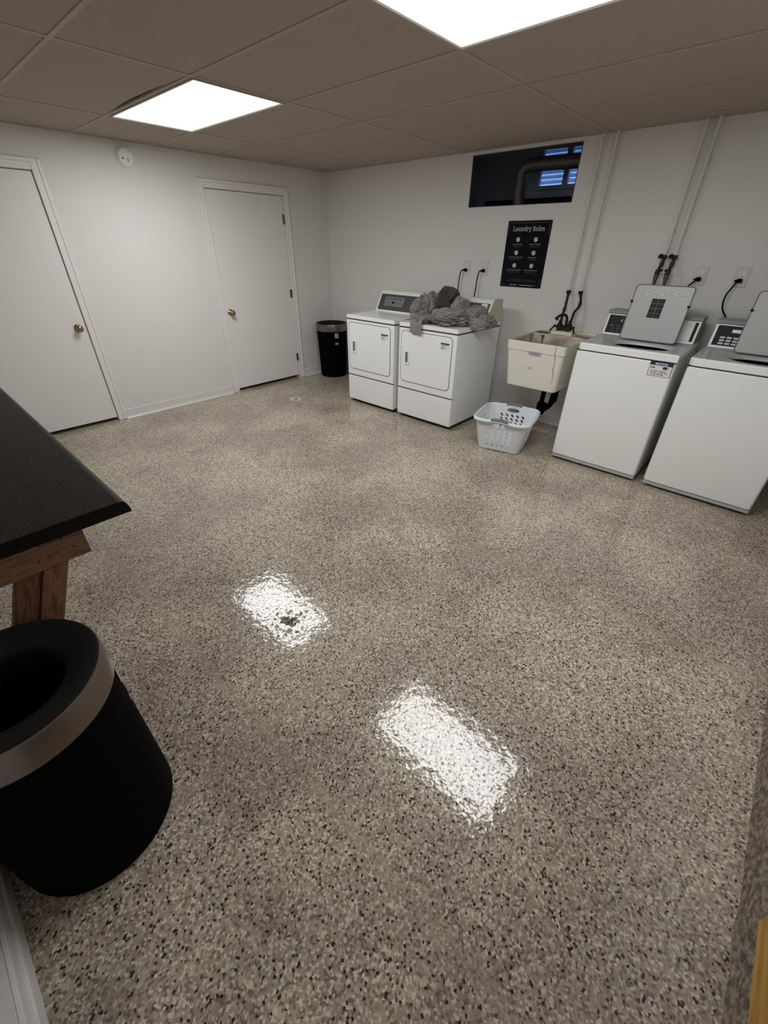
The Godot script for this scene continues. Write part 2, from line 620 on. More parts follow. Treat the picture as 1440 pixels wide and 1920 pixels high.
	tag(put("baseboard_left", b, M.vinyl), "white vinyl baseboard on the wall with the doors", "baseboard", "", "structure")
	b = B.new()
	cove(b, Vector3(0, 0, 0), Vector3(W, 0, 0), Vector3.BACK)
	tag(put("baseboard_back", b, M.vinyl), "white vinyl baseboard behind the machines and sink", "baseboard", "", "structure")
	b = B.new()
	b.box(Vector3(2.3, 0.05, D - 0.006), Vector3(4.6, 0.1, 0.012), 0.003)
	b.box(Vector3(2.3, 0.028, D - 0.011), Vector3(4.6, 0.056, 0.018), 0.006)
	tag(put("baseboard_front", b, M.trim), "stepped white wooden baseboard in the bottom left corner of the view", "baseboard", "", "structure")

func cove(b: B, a: Vector3, c: Vector3, out: Vector3) -> void:
	var pr := [[0.016, 0.0], [0.011, 0.006], [0.007, 0.014], [0.005, 0.03], [0.005, 0.084], [0.003, 0.088], [0.0, 0.088]]
	for k in pr.size() - 1:
		var p: Vector3 = out * pr[k][0] + Vector3.UP * pr[k][1]
		var q: Vector3 = out * pr[k + 1][0] + Vector3.UP * pr[k + 1][1]
		var nn := (q - p).cross(c - a).normalized()
		if nn.dot(out + Vector3.UP * 0.2) < 0:
			nn = -nn
		b.quad(a + p, c + p, c + q, a + q, nn)

func doors() -> void:
	for k in 2:
		var z0: float = [2.949, 0.655][k]
		var z1: float = z0 + 0.923
		var t := thing("door_1" if k == 0 else "door_2", ["plain white door at the left edge of the view, its brass knob near its right side", "plain white door left of the corner bin, with three hinges on its right side"][k], "door", Vector3(0, 0, z0), "", "structure")
		var w := z1 - z0
		put("door_panel", B.new().box(Vector3(-0.022, 0.033 + 0.965, w / 2), Vector3(0.036, 1.928, w - 0.008), 0.002), M.door, t)
		# casing: three mitred boards with a rounded outer edge
		for s in 3:
			var c := B.new()
			if s < 2:
				var zc := -0.037 if s == 0 else w + 0.037
				var hh := 2.042
				c.box(Vector3(0.006, hh / 2, zc), Vector3(0.012, hh, 0.074), 0.004)
				c.box(Vector3(0.009, hh / 2, zc + (-0.022 if s == 0 else 0.022)), Vector3(0.018, hh, 0.03), 0.007)
			else:
				c.box(Vector3(0.0063, 1.968 + 0.037, w / 2), Vector3(0.012, 0.074, w), 0.004)
				c.box(Vector3(0.0093, 1.968 + 0.059, w / 2), Vector3(0.018, 0.03, w + 0.06), 0.007)
			put("casing", c, M.trim, t)
		# jamb stops
		var j := B.new()
		j.box(Vector3(-0.1, 0.984, -0.0), Vector3(0.16, 1.968, 0.004))
		j.box(Vector3(-0.1, 0.984, w), Vector3(0.16, 1.968, 0.004))
		j.box(Vector3(-0.1, 1.967, w / 2), Vector3(0.16, 0.004, w))
		put("jamb", j, M.trim, t)
		# knob
		var kz: float = 0.068 if k == 0 else w - 0.063
		var kb := B.new()
		kb.xf = Transform3D(Basis(Vector3.BACK, -PI / 2), Vector3(-0.004, 0.868, kz))
		kb.lathe([Vector2(0, 0.0), Vector2(0.033, 0.0), Vector2(0.033, 0.004), Vector2(0.029, 0.009), Vector2(0.016, 0.013), Vector2(0.0115, 0.018), Vector2(0.0115, 0.03), Vector2(0.018, 0.036), Vector2(0.0265, 0.043), Vector2(0.0285, 0.052), Vector2(0.0265, 0.060), Vector2(0.019, 0.066), Vector2(0.008, 0.0685), Vector2(0, 0.069)], 28)
		var ko := put("door_knob", kb, M.brass, t)
		ko.set_meta("label", "round polished brass knob")
		if k == 1:
			for y in [1.752, 1.007, 0.264]:
				var hb := B.new()
				hb.box(Vector3(-0.002, y, 0.012), Vector3(0.004, 0.09, 0.026), 0.001)
				for q in 3:
					hb.tube([Vector3(0.005, y - 0.045 + q * 0.0305, 0.0), Vector3(0.005, y - 0.045 + q * 0.0305 + 0.029, 0.0)], 0.0062, 10)
				put("hinge", hb, M.hinge, t)

func ceiling() -> void:
	var t := thing("ceiling", "suspended ceiling of white rectangular tiles in a thin metal grid", "ceiling", Vector3(), "", "structure")
	put("slab", B.new().box(Vector3(W / 2, 2.55, 1.75), Vector3(W + 0.6, 0.1, 6.4)), M.dark, t)
	for iz in ZL.size() - 1:
		for ix in XL.size() - 1:
			if iz == 4 and (ix == 1 or ix == 3):
				continue
			var x0: float = XL[ix]
			var x1: float = XL[ix + 1]
			var z0: float = ZL[iz]
			var z1: float = ZL[iz + 1]
			var b := B.new()
			if iz == 5 and ix == 1:
				# this tile sags beside the light, leaving a curved gap
				var pts := []
				var under := []
				for r in 9:
					for c in 17:
						var u := c / 16.0
						var w := r / 8.0
						var dip := -0.006 * pow(sin(PI * u), 1.6) * pow(1.0 - w, 2.0)
						pts.append(Vector3(lerpf(x0 + 0.01, x1 - 0.01, u), H + 0.004 + dip, lerpf(z0 + 0.010 + 0.042 * pow(sin(PI * u), 1.5), z1 - 0.01, w)))
				b.grid(pts, 9, 17)
				for p in pts:
					under.append(p + Vector3.UP * 0.014)
				b.grid(under, 9, 17)
				for c in 16:
					b.quad(pts[c], pts[c + 1], under[c + 1], under[c], Vector3(0, 0, -1))
				put("tile_shim", B.new().box(Vector3((x0 + x1) / 2, H + 0.030, z0 + 0.03), Vector3(x1 - x0 - 0.03, 0.006, 0.09)), M.grid, t)
			else:
				b.box(Vector3((x0 + x1) / 2, H + 0.011, (z0 + z1) / 2), Vector3(x1 - x0 - 0.02, 0.014, z1 - z0 - 0.02), 0.002)
			put("ceiling_tile", b, M.tile, t)
	for k in range(1, ZL.size() - 1):
		put("grid_bar", B.new().box(Vector3(W / 2, H + 0.003, ZL[k]), Vector3(W, 0.005, 0.023), 0.0006), M.grid, t)
	for k in range(1, XL.size() - 1):
		put("grid_bar", B.new().box(Vector3(XL[k], H + 0.0031, D / 2), Vector3(0.023, 0.005, D), 0.0006), M.grid, t)
	var wa := B.new()
	wa.box(Vector3(W / 2, H + 0.003, 0.010), Vector3(W, 0.005, 0.02))
	wa.box(Vector3(0.008, H + 0.003, D / 2 + 0.5), Vector3(0.016, 0.005, D - 1.0))
	wa.box(Vector3(W - 0.01, H + 0.003, D / 2), Vector3(0.02, 0.005, D))
	wa.box(Vector3(W / 2, H + 0.003, D - 0.01), Vector3(W, 0.005, 0.02))
	put("wall_angle", wa, M.grid, t)
	for k in 2:
		var x0: float = [0.777, 3.192][k]
		var x1: float = [1.949, 4.387][k]
		var z0 := 2.006
		var z1 := 2.592
		var c := Vector3((x0 + x1) / 2, H, (z0 + z1) / 2)
		var l := thing("ceiling_light", ["lit rectangular ceiling panel nearer the wall with the doors, seen whole", "larger looking lit ceiling panel cut by the top edge of the view"][k], "ceiling light", c, "lit ceiling panels")
		var w := x1 - x0
		var d := z1 - z0
		var fb := B.new()
		for s in [-1.0, 1.0]:
			fb.box(Vector3(0, 0.006, s * (d / 2 - 0.006)), Vector3(w, 0.022, 0.012), 0.001)
			fb.box(Vector3(s * (w / 2 - 0.006), 0.006, 0), Vector3(0.012, 0.022, d - 0.024), 0.001)
		fb.box(Vector3(0, 0.03, 0), Vector3(w, 0.02, d))
		put("frame", fb, M.grid, l)
		put("diffuser", B.new().box(Vector3(0, 0.008, 0), Vector3(w - 0.024, 0.012, d - 0.024)), M.lit, l)

func alcove() -> void:
	# dark space behind the opening in the back wall, with a duct and a small window
	var b := B.new()
	var xa := 1.35
	var xb := 3.3
	var ya := 1.80
	var yb := 2.5
	var zb := -0.74
	b.box(Vector3((xa + xb) / 2, ya - 0.05, (zb - 0.12) / 2), Vector3(xb - xa + 0.2, 0.1, -zb - 0.12))
	b.box(Vector3(xa - 0.05, (ya + yb) / 2, (zb - 0.12) / 2), Vector3(0.1, yb - ya, -zb - 0.12))
	b.box(Vector3(xb + 0.05, (ya + yb) / 2, (zb - 0.12) / 2), Vector3(0.1, yb - ya, -zb - 0.12))
	# back of the alcove round the window
	var wx0 := 2.275
	var wx1 := 2.93
	var wy0 := 1.985
	var wy1 := 2.42
	b.box(Vector3((xa + wx0) / 2 - 0.05, (ya + yb) / 2 - 0.05, zb - 0.05), Vector3(wx0 - xa + 0.1, yb - ya + 0.1, 0.1))
	b.box(Vector3((wx1 + xb) / 2 + 0.05, (ya + yb) / 2 - 0.05, zb - 0.05), Vector3(xb - wx1 + 0.1, yb - ya + 0.1, 0.1))
	b.box(Vector3((wx0 + wx1) / 2, (ya + wy0) / 2 - 0.05, zb - 0.05), Vector3(wx1 - wx0, wy0 - ya + 0.1, 0.1))
	b.box(Vector3((wx0 + wx1) / 2, (wy1 + yb) / 2, zb - 0.05), Vector3(wx1 - wx0, yb - wy1, 0.1))
	tag(put("wall_alcove", b, M.alcove), "dark unfinished space behind the opening in the back wall", "alcove", "", "structure")
	var cb := B.new().box(Vector3(2.55, 1.855, -0.56), Vector3(1.3, 0.10, 0.2), 0.01)
	tag(put("ledge", cb, M.black), "dark ledge below the small window inside the wall opening", "ledge", "", "structure")
	var w := thing("window_1", "small window with a white frame seen through the opening near the ceiling", "window", Vector3(0, 0, zb + 0.02), "", "structure")
	var fr := B.new()
	var fm := mat(Color(0.55, 0.58, 0.62), 0.5)
	for q in [[wx0, wx0 + 0.06], [2.565, 2.615], [wx1 - 0.05, wx1]]:
		fr.box(Vector3((q[0] + q[1]) / 2, (wy0 + wy1) / 2, -0.02), Vector3(q[1] - q[0], wy1 - wy0, 0.045), 0.004)
	for q in [[wy0, wy0 + 0.035], [wy1 - 0.04, wy1]]:
		fr.box(Vector3((wx0 + wx1) / 2, (q[0] + q[1]) / 2, -0.02), Vector3(wx1 - wx0, q[1] - q[0], 0.043), 0.004)
	put("window_frame", fr, fm, w)
	var gl := mat(Color(0.8, 0.9, 1.0, 0.06), 0.02)
	gl.transparency = BaseMaterial3D.TRANSPARENCY_ALPHA
	put("pane", B.new().box(Vector3((wx0 + 2.59) / 2, (wy0 + wy1) / 2, -0.025), Vector3(2.59 - wx0 - 0.06, wy1 - wy0 - 0.06, 0.004)), gl, w)
	put("pane", B.new().box(Vector3((wx1 + 2.59) / 2, (wy0 + wy1) / 2, -0.025), Vector3(wx1 - 2.59 - 0.06, wy1 - wy0 - 0.06, 0.004)), gl, w)
	# pale slats outside the panes
	var sl := thing("slatted_siding", "pale horizontal lapped boards seen outside the small window in the wall opening", "siding", Vector3(0, 0, zb - 0.42))
	var sm := mat(Color(0.85, 0.86, 0.88), 0.6)
	for k in 22:
		var s := B.new()
		s.xf = Transform3D(Basis(Vector3.RIGHT, deg_to_rad(-16)), Vector3(2.3, 1.93 + k * 0.042, 0))
		s.box(Vector3(), Vector3(1.9, 0.046, 0.006), 0.002)
		put("slat", s, sm, sl)
	for x in [1.34, 3.26]:
		put("stile", B.new().box(Vector3(x, 2.37, -0.01), Vector3(0.04, 0.94, 0.05), 0.003), sm, sl)
	# duct: rises, then turns right under the ceiling
	var du := B.new()
	var path := [Vector3(2.345, 1.80, -0.35), Vector3(2.33, 1.95, -0.35), Vector3(2.325, 2.06, -0.35)]
	for k in range(1, 7):
		var an := PI - k * PI / 12.0
		path.append(Vector3(2.415 + 0.09 * cos(an), 2.065 + 0.075 * sin(an) , -0.35))
	path.append_array([Vector3(2.55, 2.138, -0.35), Vector3(3.3, 2.125, -0.35)])
	du.tube(path, 0.052, 20)
	for p in [1.93, 2.05]:
		du.tube([Vector3(2.331, p, -0.35), Vector3(2.331, p + 0.014, -0.35)], 0.055, 20)
	du.tube([Vector3(2.47, 2.139, -0.35), Vector3(2.484, 2.139, -0.35)], 0.055, 20)
	tag(put("duct_pipe", du, bump(mat(Color(0.36, 0.34, 0.33), 0.45, 0.4), M.wall.heightmap_texture, 0.05, 6.0)), "grey duct with an elbow inside the dark opening near the ceiling", "duct")

func dryers() -> void:
	var zf := 0.885
	var w := 0.664
	for k in 2:
		var x: float = [1.212, 1.938][k]
		var t := thing("clothes_dryer", ["white front-loading dryer beside the corner bin, its top bare", "white front-loading dryer next to the sink with crumpled laundry on top"][k], "dryer", Vector3(x, 0, 0), "white front-loading dryers")
		var zr := 0.15
		var dep := zf - zr
		var zc := (zf + zr) / 2
		put("body", B.new().box(Vector3(w / 2, 0.45, zc - 0.004), Vector3(w, 0.836, dep - 0.012), 0.012), M.enamel, t)
		put("base", B.new().box(Vector3(w / 2, 0.018, zc - 0.02), Vector3(w - 0.03, 0.036, dep - 0.05)), M.seam, t)
		# top slab and lower front panel meet the upper front in dark seams
		put("top_panel", B.new().box(Vector3(w / 2, 0.8915, zc), Vector3(w + 0.002, 0.037, dep), 0.006), M.enamel, t)
		put("lower_panel", B.new().box(Vector3(w / 2, 0.169, zf - 0.01), Vector3(w - 0.001, 0.268, 0.02), 0.006), M.enamel, t)
		put("front_panel", B.new().box(Vector3(w / 2, 0.587, zf - 0.01), Vector3(w - 0.001, 0.558, 0.02), 0.006), M.enamel, t)
		put("seam", B.new().box(Vector3(w / 2, 0.8695, zc), Vector3(w - 0.004, 0.007, dep - 0.004)), M.seam, t)
		put("seam", B.new().box(Vector3(w / 2, 0.3055, zf - 0.012), Vector3(w - 0.004, 0.008, 0.02)), M.seam, t)
		put("door_seam", B.new().prism(rr(0.589, 0.471, 0.04, 6, Vector2(w / 2 - 0.006, 0.608)), zf - 0.008, zf + 0.0012), M.seam, t)
		var d := put("door", B.new().prism(rr(0.580, 0.462, 0.036, 6, Vector2(w / 2 - 0.006, 0.608)), zf - 0.006, zf + 0.006, 0.004), M.enamel, t)
		# recessed handle with a raised surround
		var hx := 0.116
		var hy := 0.603
		var hb := B.new()
		var outer := rr(0.058, 0.126, 0.008, 3, Vector2(hx, hy))
		var inner := rr(0.030, 0.096, 0.006, 3, Vector2(hx - 0.002, hy + 0.006))
		var p := []
		var q := []
		var p0 := []
		for i in outer.size():
			p.append(Vector3(outer[i].x, outer[i].y, zf + 0.013))
			p0.append(Vector3(outer[i].x, outer[i].y, zf + 0.005))
			q.append(Vector3(inner[i].x, inner[i].y, zf + 0.013))
		hb.band(p, q, Vector3.BACK)
		hb.band(p0, p, Vector3.BACK)
		put("handle", hb, M.white, d)
		var hr := B.new()
		var q2 := []
		for i in inner.size():
			q2.append(Vector3(inner[i].x, inner[i].y, zf + 0.0065))
		hr.band(q, q2, Vector3.BACK)
		hr.prism(inner, zf + 0.004, zf + 0.0066)
		put("handle_recess", hr, M.gauge, d)
		# notice sticker: white with a blue header and lines of small print
		var ly: float = [0.745, 0.759][k]
		var lx := 0.545
		var s := put("sticker", B.new().box(Vector3(lx, ly, zf + 0.0063), Vector3(0.094, 0.062, 0.0008)), M.paper, d)
		put("header", B.new().box(Vector3(lx, ly + 0.024, zf + 0.0068), Vector3(0.094, 0.013, 0.0006)), M.navy, d)
		var pb := B.new()
		for r in 5:
			var ln: float = [0.07, 0.052, 0.03, 0.06, 0.036][r]
			pb.box(Vector3(lx - 0.043 + ln / 2, ly + 0.011 - r * 0.008, zf + 0.0068), Vector3(ln, 0.0035, 0.0005))
		put("small_print", pb, M.graytext, d)
		# console: sloped and curved control housing along the back
		var prof := PackedVector2Array([Vector2(0.17, 0.905), Vector2(0.435, 0.905), Vector2(0.432, 0.918), Vector2(0.405, 0.965), Vector2(0.375, 1.02), Vector2(0.345, 1.072), Vector2(0.332, 1.09), Vector2(0.312, 1.101), Vector2(0.29, 1.103), Vector2(0.20, 1.103), Vector2(0.175, 1.095), Vector2(0.17, 1.07)])
		var cb := B.new()
		cb.xf = Transform3D(Basis(Vector3(0, 0, 1), Vector3(0, 1, 0), Vector3(-1, 0, 0)), Vector3(w - 0.006, 0, 0))
		cb.prism(prof, 0.0, w - 0.012)
		var con := put("console", cb, M.enamel, t)
		for sx in [0.0, w - 0.008]:
			var eb := B.new()
			eb.xf = Transform3D(Basis(Vector3(0, 0, 1), Vector3(0, 1, 0), Vector3(-1, 0, 0)), Vector3(sx + 0.01, 0, 0))
			var big := PackedVector2Array()
			for u in prof:
				big.append(Vector2(0.3, 1.0) + (u - Vector2(0.3, 1.0)) * 1.03)
			eb.prism(big, 0.0, 0.012)
			put("end_cap", eb, M.almond if k == 1 else M.white, con)
		# control panel on the sloped face
		var a := Vector3(0, 0.918, 0.432)
		var e := Vector3(0, 1.075, 0.345)
		var up := (e - a).normalized()
		var fx := Transform3D(Basis(Vector3.RIGHT, up, Vector3.RIGHT.cross(up)), a + Vector3(0, 0.0, 0.0))
		var len := (e - a).length()
		var pn := B.new()
		pn.xf = fx
		pn.box(Vector3(w / 2 - 0.002, len / 2, 0.0025), Vector3(w - 0.045, len - 0.012, 0.004), 0.001)
		put("control_panel", pn, M.panelgray, con)
		var gb := B.new()
		gb.xf = fx
		gb.prism(rr(0.265, 0.098, 0.006, 2, Vector2(0.225, len / 2 + 0.008)), 0.004, 0.0056)
		put("gauge_plate", gb, M.gauge, con)
		var mk := B.new()
		mk.xf = fx
		for i in 5:
			mk.box(Vector3(0.135 + i * 0.045, len / 2 + 0.036, 0.006), Vector3(0.028, 0.012, 0.0008))
			if i != 2:
				mk.box(Vector3(0.135 + i * 0.045, len / 2 - 0.008, 0.006), Vector3(0.03, 0.005, 0.0008))
		mk.box(Vector3(0.17, len / 2 - 0.03, 0.006), Vector3(0.10, 0.004, 0.0008))
		put("markings", mk, M.faint, con)
		var kb := B.new()
		kb.xf = fx * Transform3D(Basis(Vector3.RIGHT, PI / 2), Vector3(0.222, len / 2 - 0.004, 0.005))
		kb.lathe([Vector2(0.011, 0), Vector2(0.011, 0.012), Vector2(0.008, 0.015), Vector2(0, 0.015)], 16)
		put("button", kb, M.black, con)
		# coin slot unit at the right end
		var sb := B.new()
		sb.xf = fx
		sb.box(Vector3(w - 0.075, len / 2, 0.006), Vector3(0.062, len - 0.03, 0.012), 0.002)
		put("coin_slot", sb, M.white, con)
		var s2 := B.new()
		s2.xf = fx
		s2.box(Vector3(w - 0.078, len / 2 + 0.045, 0.0125), Vector3(0.034, 0.026, 0.001))
		s2.box(Vector3(w - 0.078, len / 2 - 0.01, 0.0125), Vector3(0.006, 0.03, 0.001))
		put("slot_face", s2, M.gauge, con)

func washers() -> void:
	var w := 0.653
	var zf := 0.775
	var zr := 0.10
	for k in 2:
		var x: float = [3.577, 4.290][k]
		var t := thing("washing_machine", ["white top-loading washer beside the sink with a blue-headed notice sticker on its front", "white top-loading washer at the right edge with no sticker on its front"][k], "washing machine", Vector3(x, 0, 0), "white top-loading washers with open lids")
		var zc := (zf + zr) / 2
		put("body", B.new().box(Vector3(w / 2, 0.459, zc), Vector3(w, 0.838, zf - zr), 0.014), M.enamel, t)
		put("base", B.new().box(Vector3(w / 2, 0.030, zc - 0.002), Vector3(w - 0.004, 0.022, zf - zr - 0.006), 0.003), M.basestrip, t)
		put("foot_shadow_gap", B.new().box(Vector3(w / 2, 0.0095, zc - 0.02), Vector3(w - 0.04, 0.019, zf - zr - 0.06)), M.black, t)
		put("seam", B.new().box(Vector3(w / 2, 0.879, zc), Vector3(w - 0.006, 0.006, zf - zr - 0.006)), M.seam, t)
		# top with an opening that has a curved front rim
		var yt := 0.928
		var hx := w / 2 + 0.045
		var hz := 0.565
		var N := 64
		var o1 := []
		var o2 := []
		var o3 := []
		var i1 := []
		var i2 := []
		var i3 := []
		for i in N:
			var an := TAU * (i + 0.5) / N
			var dx := cos(an)
			var dz := sin(an)
			var sx := 1e9
			if absf(dx) > 1e-6:
				sx = ((w - hx) if dx > 0 else hx) / absf(dx)
			var sz := 1e9
			if absf(dz) > 1e-6:
				sz = ((zf - hz) if dz > 0 else (hz - zr)) / absf(dz)
			var s := minf(sx, sz)
			var pt := Vector3(hx + dx * s, yt, hz + dz * s)
			var rim := pt
			rim.x = clampf(rim.x, 0.008, w - 0.008)
			rim.z = clampf(rim.z, zr + 0.008, zf - 0.008)
			o1.append(rim)
			o2.append(Vector3(pt.x, yt - 0.008, pt.z))
			o3.append(Vector3(pt.x, yt - 0.046, pt.z))
			var ex := 2.6
			var rad := pow(pow(absf(dx / 0.195), ex) + pow(absf(dz / (0.14 if dz > 0 else 0.13)), ex), -1.0 / ex)
			i1.append(Vector3(hx + dx * (rad + 0.012), yt, hz + dz * (rad + 0.012)))
			i2.append(Vector3(hx + dx * rad, yt - 0.010, hz + dz * rad))
			i3.append(Vector3(hx + dx * (rad - 0.006), yt - 0.024, hz + dz * (rad - 0.006)))
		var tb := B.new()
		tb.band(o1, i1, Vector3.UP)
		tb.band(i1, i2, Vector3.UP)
		var te := B.new()
		for i in N:
			var j := (i + 1) % N
			var nn: Vector3 = ((o2[i] + o2[j]) / 2 - Vector3(hx, yt, hz))
			nn.y = 0
			if absf(nn.x / w) * 1.0 > 0.0:
				var ed: Vector3 = (o2[j] - o2[i]).cross(Vector3.UP).normalized()
				if ed.dot(nn) < 0:
					ed = -ed
				te.quad(o2[i], o2[j], o3[j], o3[i], ed)
				te.quad(o1[i], o1[j], o2[j], o2[i], ed + Vector3.UP)
		var tp := put("top_panel", tb, M.enamel_shaded, t)
		put("top_edge", te, M.enamel, tp)
		var ib := B.new()
		ib.band(i2, i3, Vector3.UP)
		put("opening_wall", ib, M.lidgray, tp)
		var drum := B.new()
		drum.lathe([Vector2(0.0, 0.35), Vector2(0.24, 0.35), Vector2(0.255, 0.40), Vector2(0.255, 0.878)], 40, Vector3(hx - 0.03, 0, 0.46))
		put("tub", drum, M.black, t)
		# console along the back
		var prof := PackedVector2Array([Vector2(0.11, 0.925), Vector2(0.335, 0.925), Vector2(0.332, 0.935), Vector2(0.285, 1.082), Vector2(0.302, 1.086), Vector2(0.300, 1.104), Vector2(0.27, 1.110), Vector2(0.13, 1.106), Vector2(0.11, 1.09)])
		var cb := B.new()
		cb.xf = Transform3D(Basis(Vector3(0, 0, 1), Vector3(0, 1, 0), Vector3(-1, 0, 0)), Vector3(w - 0.008, 0, 0))
		cb.prism(prof, 0.0, w - 0.024)
		var con := put("console", cb, M.grayplastic, t)
		var a := Vector3(0, 0.935, 0.332)
		var e := Vector3(0, 1.082, 0.285)
		var up := (e - a).normalized()
		var fx := Transform3D(Basis(Vector3.RIGHT, up, Vector3.RIGHT.cross(up)), a)
		var len := (e - a).length()
		var fb := B.new()
		fb.xf = fx
		fb.box(Vector3(w / 2 + 0.004, len / 2, 0.003), Vector3(w - 0.03, len - 0.002, 0.006), 0.001)
		put("fascia", fb, M.white, con)
		var bb := B.new()
		bb.xf = fx
		bb.box(Vector3(w / 2 + 0.005, len / 2 + 0.002, 0.0064), Vector3(w - 0.056, len - 0.026, 0.002))
		put("black_panel", bb, M.ink, con)
		for r in 3:
			for c in 3:
				var keys := B.new()
				keys.xf = fx
				keys.prism(rr(0.030 if k == 1 else 0.022, 0.012, 0.005, 3, Vector2(0.082 + c * 0.038, 0.030 + r * 0.019)), 0.007, 0.009)
				put("key", keys, M.printwhite if k == 1 else M.faint, con)
		var dsp := B.new()
		dsp.xf = fx
		if k == 1:
			dsp.box(Vector3(0.165, 0.112, 0.0076), Vector3(0.09, 0.02, 0.001))
		else:
			dsp.box(Vector3(0.128, 0.104, 0.0076), Vector3(0.012, 0.005, 0.001))
			dsp.box(Vector3(0.131, 0.110, 0.0076), Vector3(0.005, 0.015, 0.001))
			dsp.box(Vector3(0.158, 0.105, 0.0076), Vector3(0.022, 0.009, 0.001))
			dsp.box(Vector3(0.064, 0.070, 0.0076), Vector3(0.005, 0.005, 0.001))
		put("display", dsp, M.white, con)
		var ps := B.new()
		ps.xf = fx
		ps.box(Vector3(w - 0.079, len / 2 + 0.002, 0.0078), Vector3(0.072, len - 0.028, 0.001))
		put("instruction_sheet", ps, M.paper, con)
		var pl := B.new()
		pl.xf = fx
		for r in 9:
			if r != 4:
				pl.box(Vector3(w - 0.085 + (r % 3) * 0.006, 0.028 + r * 0.0125, 0.0085), Vector3(0.034 - (r % 2) * 0.018, 0.0016, 0.0004))
		pl.box(Vector3(w - 0.065, 0.118, 0.0085), Vector3(0.012, 0.008, 0.0004))
		put("sheet_print", pl, mat(Color(0.74, 0.75, 0.74), 0.7), con)
		# open lid, inner side towards the room
		var la := Vector3(0, 0.936, 0.435)
		var le := Vector3(0, 1.296, 0.362)
		var lu := (le - la).normalized()
		var lx: float = 0.362
		var lfx := Transform3D(Basis(Vector3.RIGHT, lu, Vector3.RIGHT.cross(lu)), la + Vector3(lx, 0, 0))
		var ll := (le - la).length()
		var lb := B.new()
		lb.xf = lfx
		lb.prism(rr(0.375, ll, 0.025, 5, Vector2(0, ll / 2)), -0.016, 0.0, 0.003)
		var lid := put("lid", lb, M.lidgray, t)
		var lip := B.new()
		lip.xf = lfx
		var op := rr(0.375, ll, 0.025, 5, Vector2(0, ll / 2))
		var ip := rr(0.361, ll - 0.014, 0.019, 5, Vector2(0, ll / 2))
		var pa := []
		var pb := []
		var pc := []
		for i in op.size():
			pa.append(Vector3(op[i].x, op[i].y, 0.0))
			pb.append(Vector3(op[i].x * 0.99, (op[i].y - ll / 2) * 0.99 + ll / 2, 0.008))
			pc.append(Vector3(ip[i].x, ip[i].y, 0.0005))
		lip.band(pa, pb, Vector3.BACK)
		lip.band(pb, pc, Vector3.BACK)
		put("lid_rim", lip, M.grayplastic, lid)
		# torn residue of a strip with three fixing points, near the lid's free edge
		var rs := B.new()
		rs.xf = lfx
		for i in 3:
			var cx := -0.09 + i * 0.095
			rs.prism(PackedVector2Array([Vector2(cx - 0.042, ll - 0.062), Vector2(cx, ll - 0.048), Vector2(cx + 0.02, ll - 0.058), Vector2(cx + 0.006, ll - 0.066), Vector2(cx + 0.001, ll - 0.078), Vector2(cx - 0.009, ll - 0.078), Vector2(cx - 0.010, ll - 0.066)]), 0.0, 0.004, 0.001)
			rs.box(Vector3(cx + 0.04, ll - 0.056, 0.001), Vector3(0.05, 0.008, 0.004), 0.001)
		put("worn_strip", rs, mat(Color(0.80, 0.79, 0.74), 0.35), lid)
		for i in 3:
			var sc := B.new()
			sc.xf = lfx
			sc.prism(ellipse(0.004, 0.004, 8, Vector2(-0.09 + i * 0.095, ll - 0.052)), 0.002, 0.0055)
			put("screw", sc, M.gauge, lid)
		for sx in [-1.0, 1.0]:
			var bm := B.new()
			bm.xf = lfx
			bm.prism(ellipse(0.009, 0.007, 12, Vector2(sx * 0.183, ll - 0.115 - (0.01 if sx > 0 else 0.0))), -0.004, 0.013, 0.002)
			put("bumper", bm, M.black, lid)
		# dark pictogram sheet, two columns of four
		for r in 4:
			for c in 2:
				var cx := -0.012 + (c - 0.5) * 0.043
				var cy := 0.158 + r * 0.0315 + 0.012
				var pg := B.new()
				pg.xf = lfx
				pg.box(Vector3(cx, cy, 0.0012), Vector3(0.041, 0.0295, 0.0012))
				var po := put("pictogram", pg, M.ink, lid)
		var pk := B.new()
		pk.xf = lfx
		for r in 4:
			for c in 2:
				var cx := -0.012 + (c - 0.5) * 0.043
				var cy := 0.158 + r * 0.0315 + 0.012
				pk.box(Vector3(cx, cy + 0.002, 0.0021), Vector3(0.02, 0.004, 0.0004))
				if (r + c) % 2 == 0:
					pk.box(Vector3(cx - 0.004, cy - 0.004, 0.0021), Vector3(0.005, 0.009, 0.0004))
				else:
					pk.box(Vector3(cx + 0.003, cy - 0.005, 0.0021), Vector3(0.014, 0.003, 0.0004))
		put("pictogram_marks", pk, M.faint, lid)
		if k == 0:
			# notice sticker
			var nx := 0.571
			var ny := 0.828
			put("notice_sticker", B.new().box(Vector3(nx, ny, zf + 0.0006), Vector3(0.138, 0.092, 0.001)), M.ink, t)
			put("notice_paper", B.new().box(Vector3(nx, ny, zf + 0.0012), Vector3(0.132, 0.087, 0.0008)), mat(Color(0.90, 0.87, 0.86), 0.6), t)
			put("notice_header", B.new().box(Vector3(nx, ny + 0.034, zf + 0.0018), Vector3(0.132, 0.020, 0.0006)), M.navy, t)
			text("notice_text", "NOTICE", 0.019, "Droid Sans", M.white, t, Vector3(nx, ny + 0.034, zf + 0.0022), Basis(), 0.074)
			var nb := B.new()
			nb.box(Vector3(nx - 0.045, ny + 0.009, zf + 0.0018), Vector3(0.024, 0.009, 0.0004))
			for r in 3:
				var cur := -0.052
				var ws: Array = [[0.008, 0.026, 0.044], [0.012, 0.016, 0.012, 0.02, 0.018], [0.01, 0.018, 0.04]][r]
				for q in ws:
					nb.box(Vector3(nx + cur + q / 2.0, ny - 0.012 - r * 0.0105, zf + 0.0018), Vector3(q, 0.0052, 0.0004))
					cur += q + 0.006
			put("notice_print", nb, M.graytext, t)
			var nc := B.new()
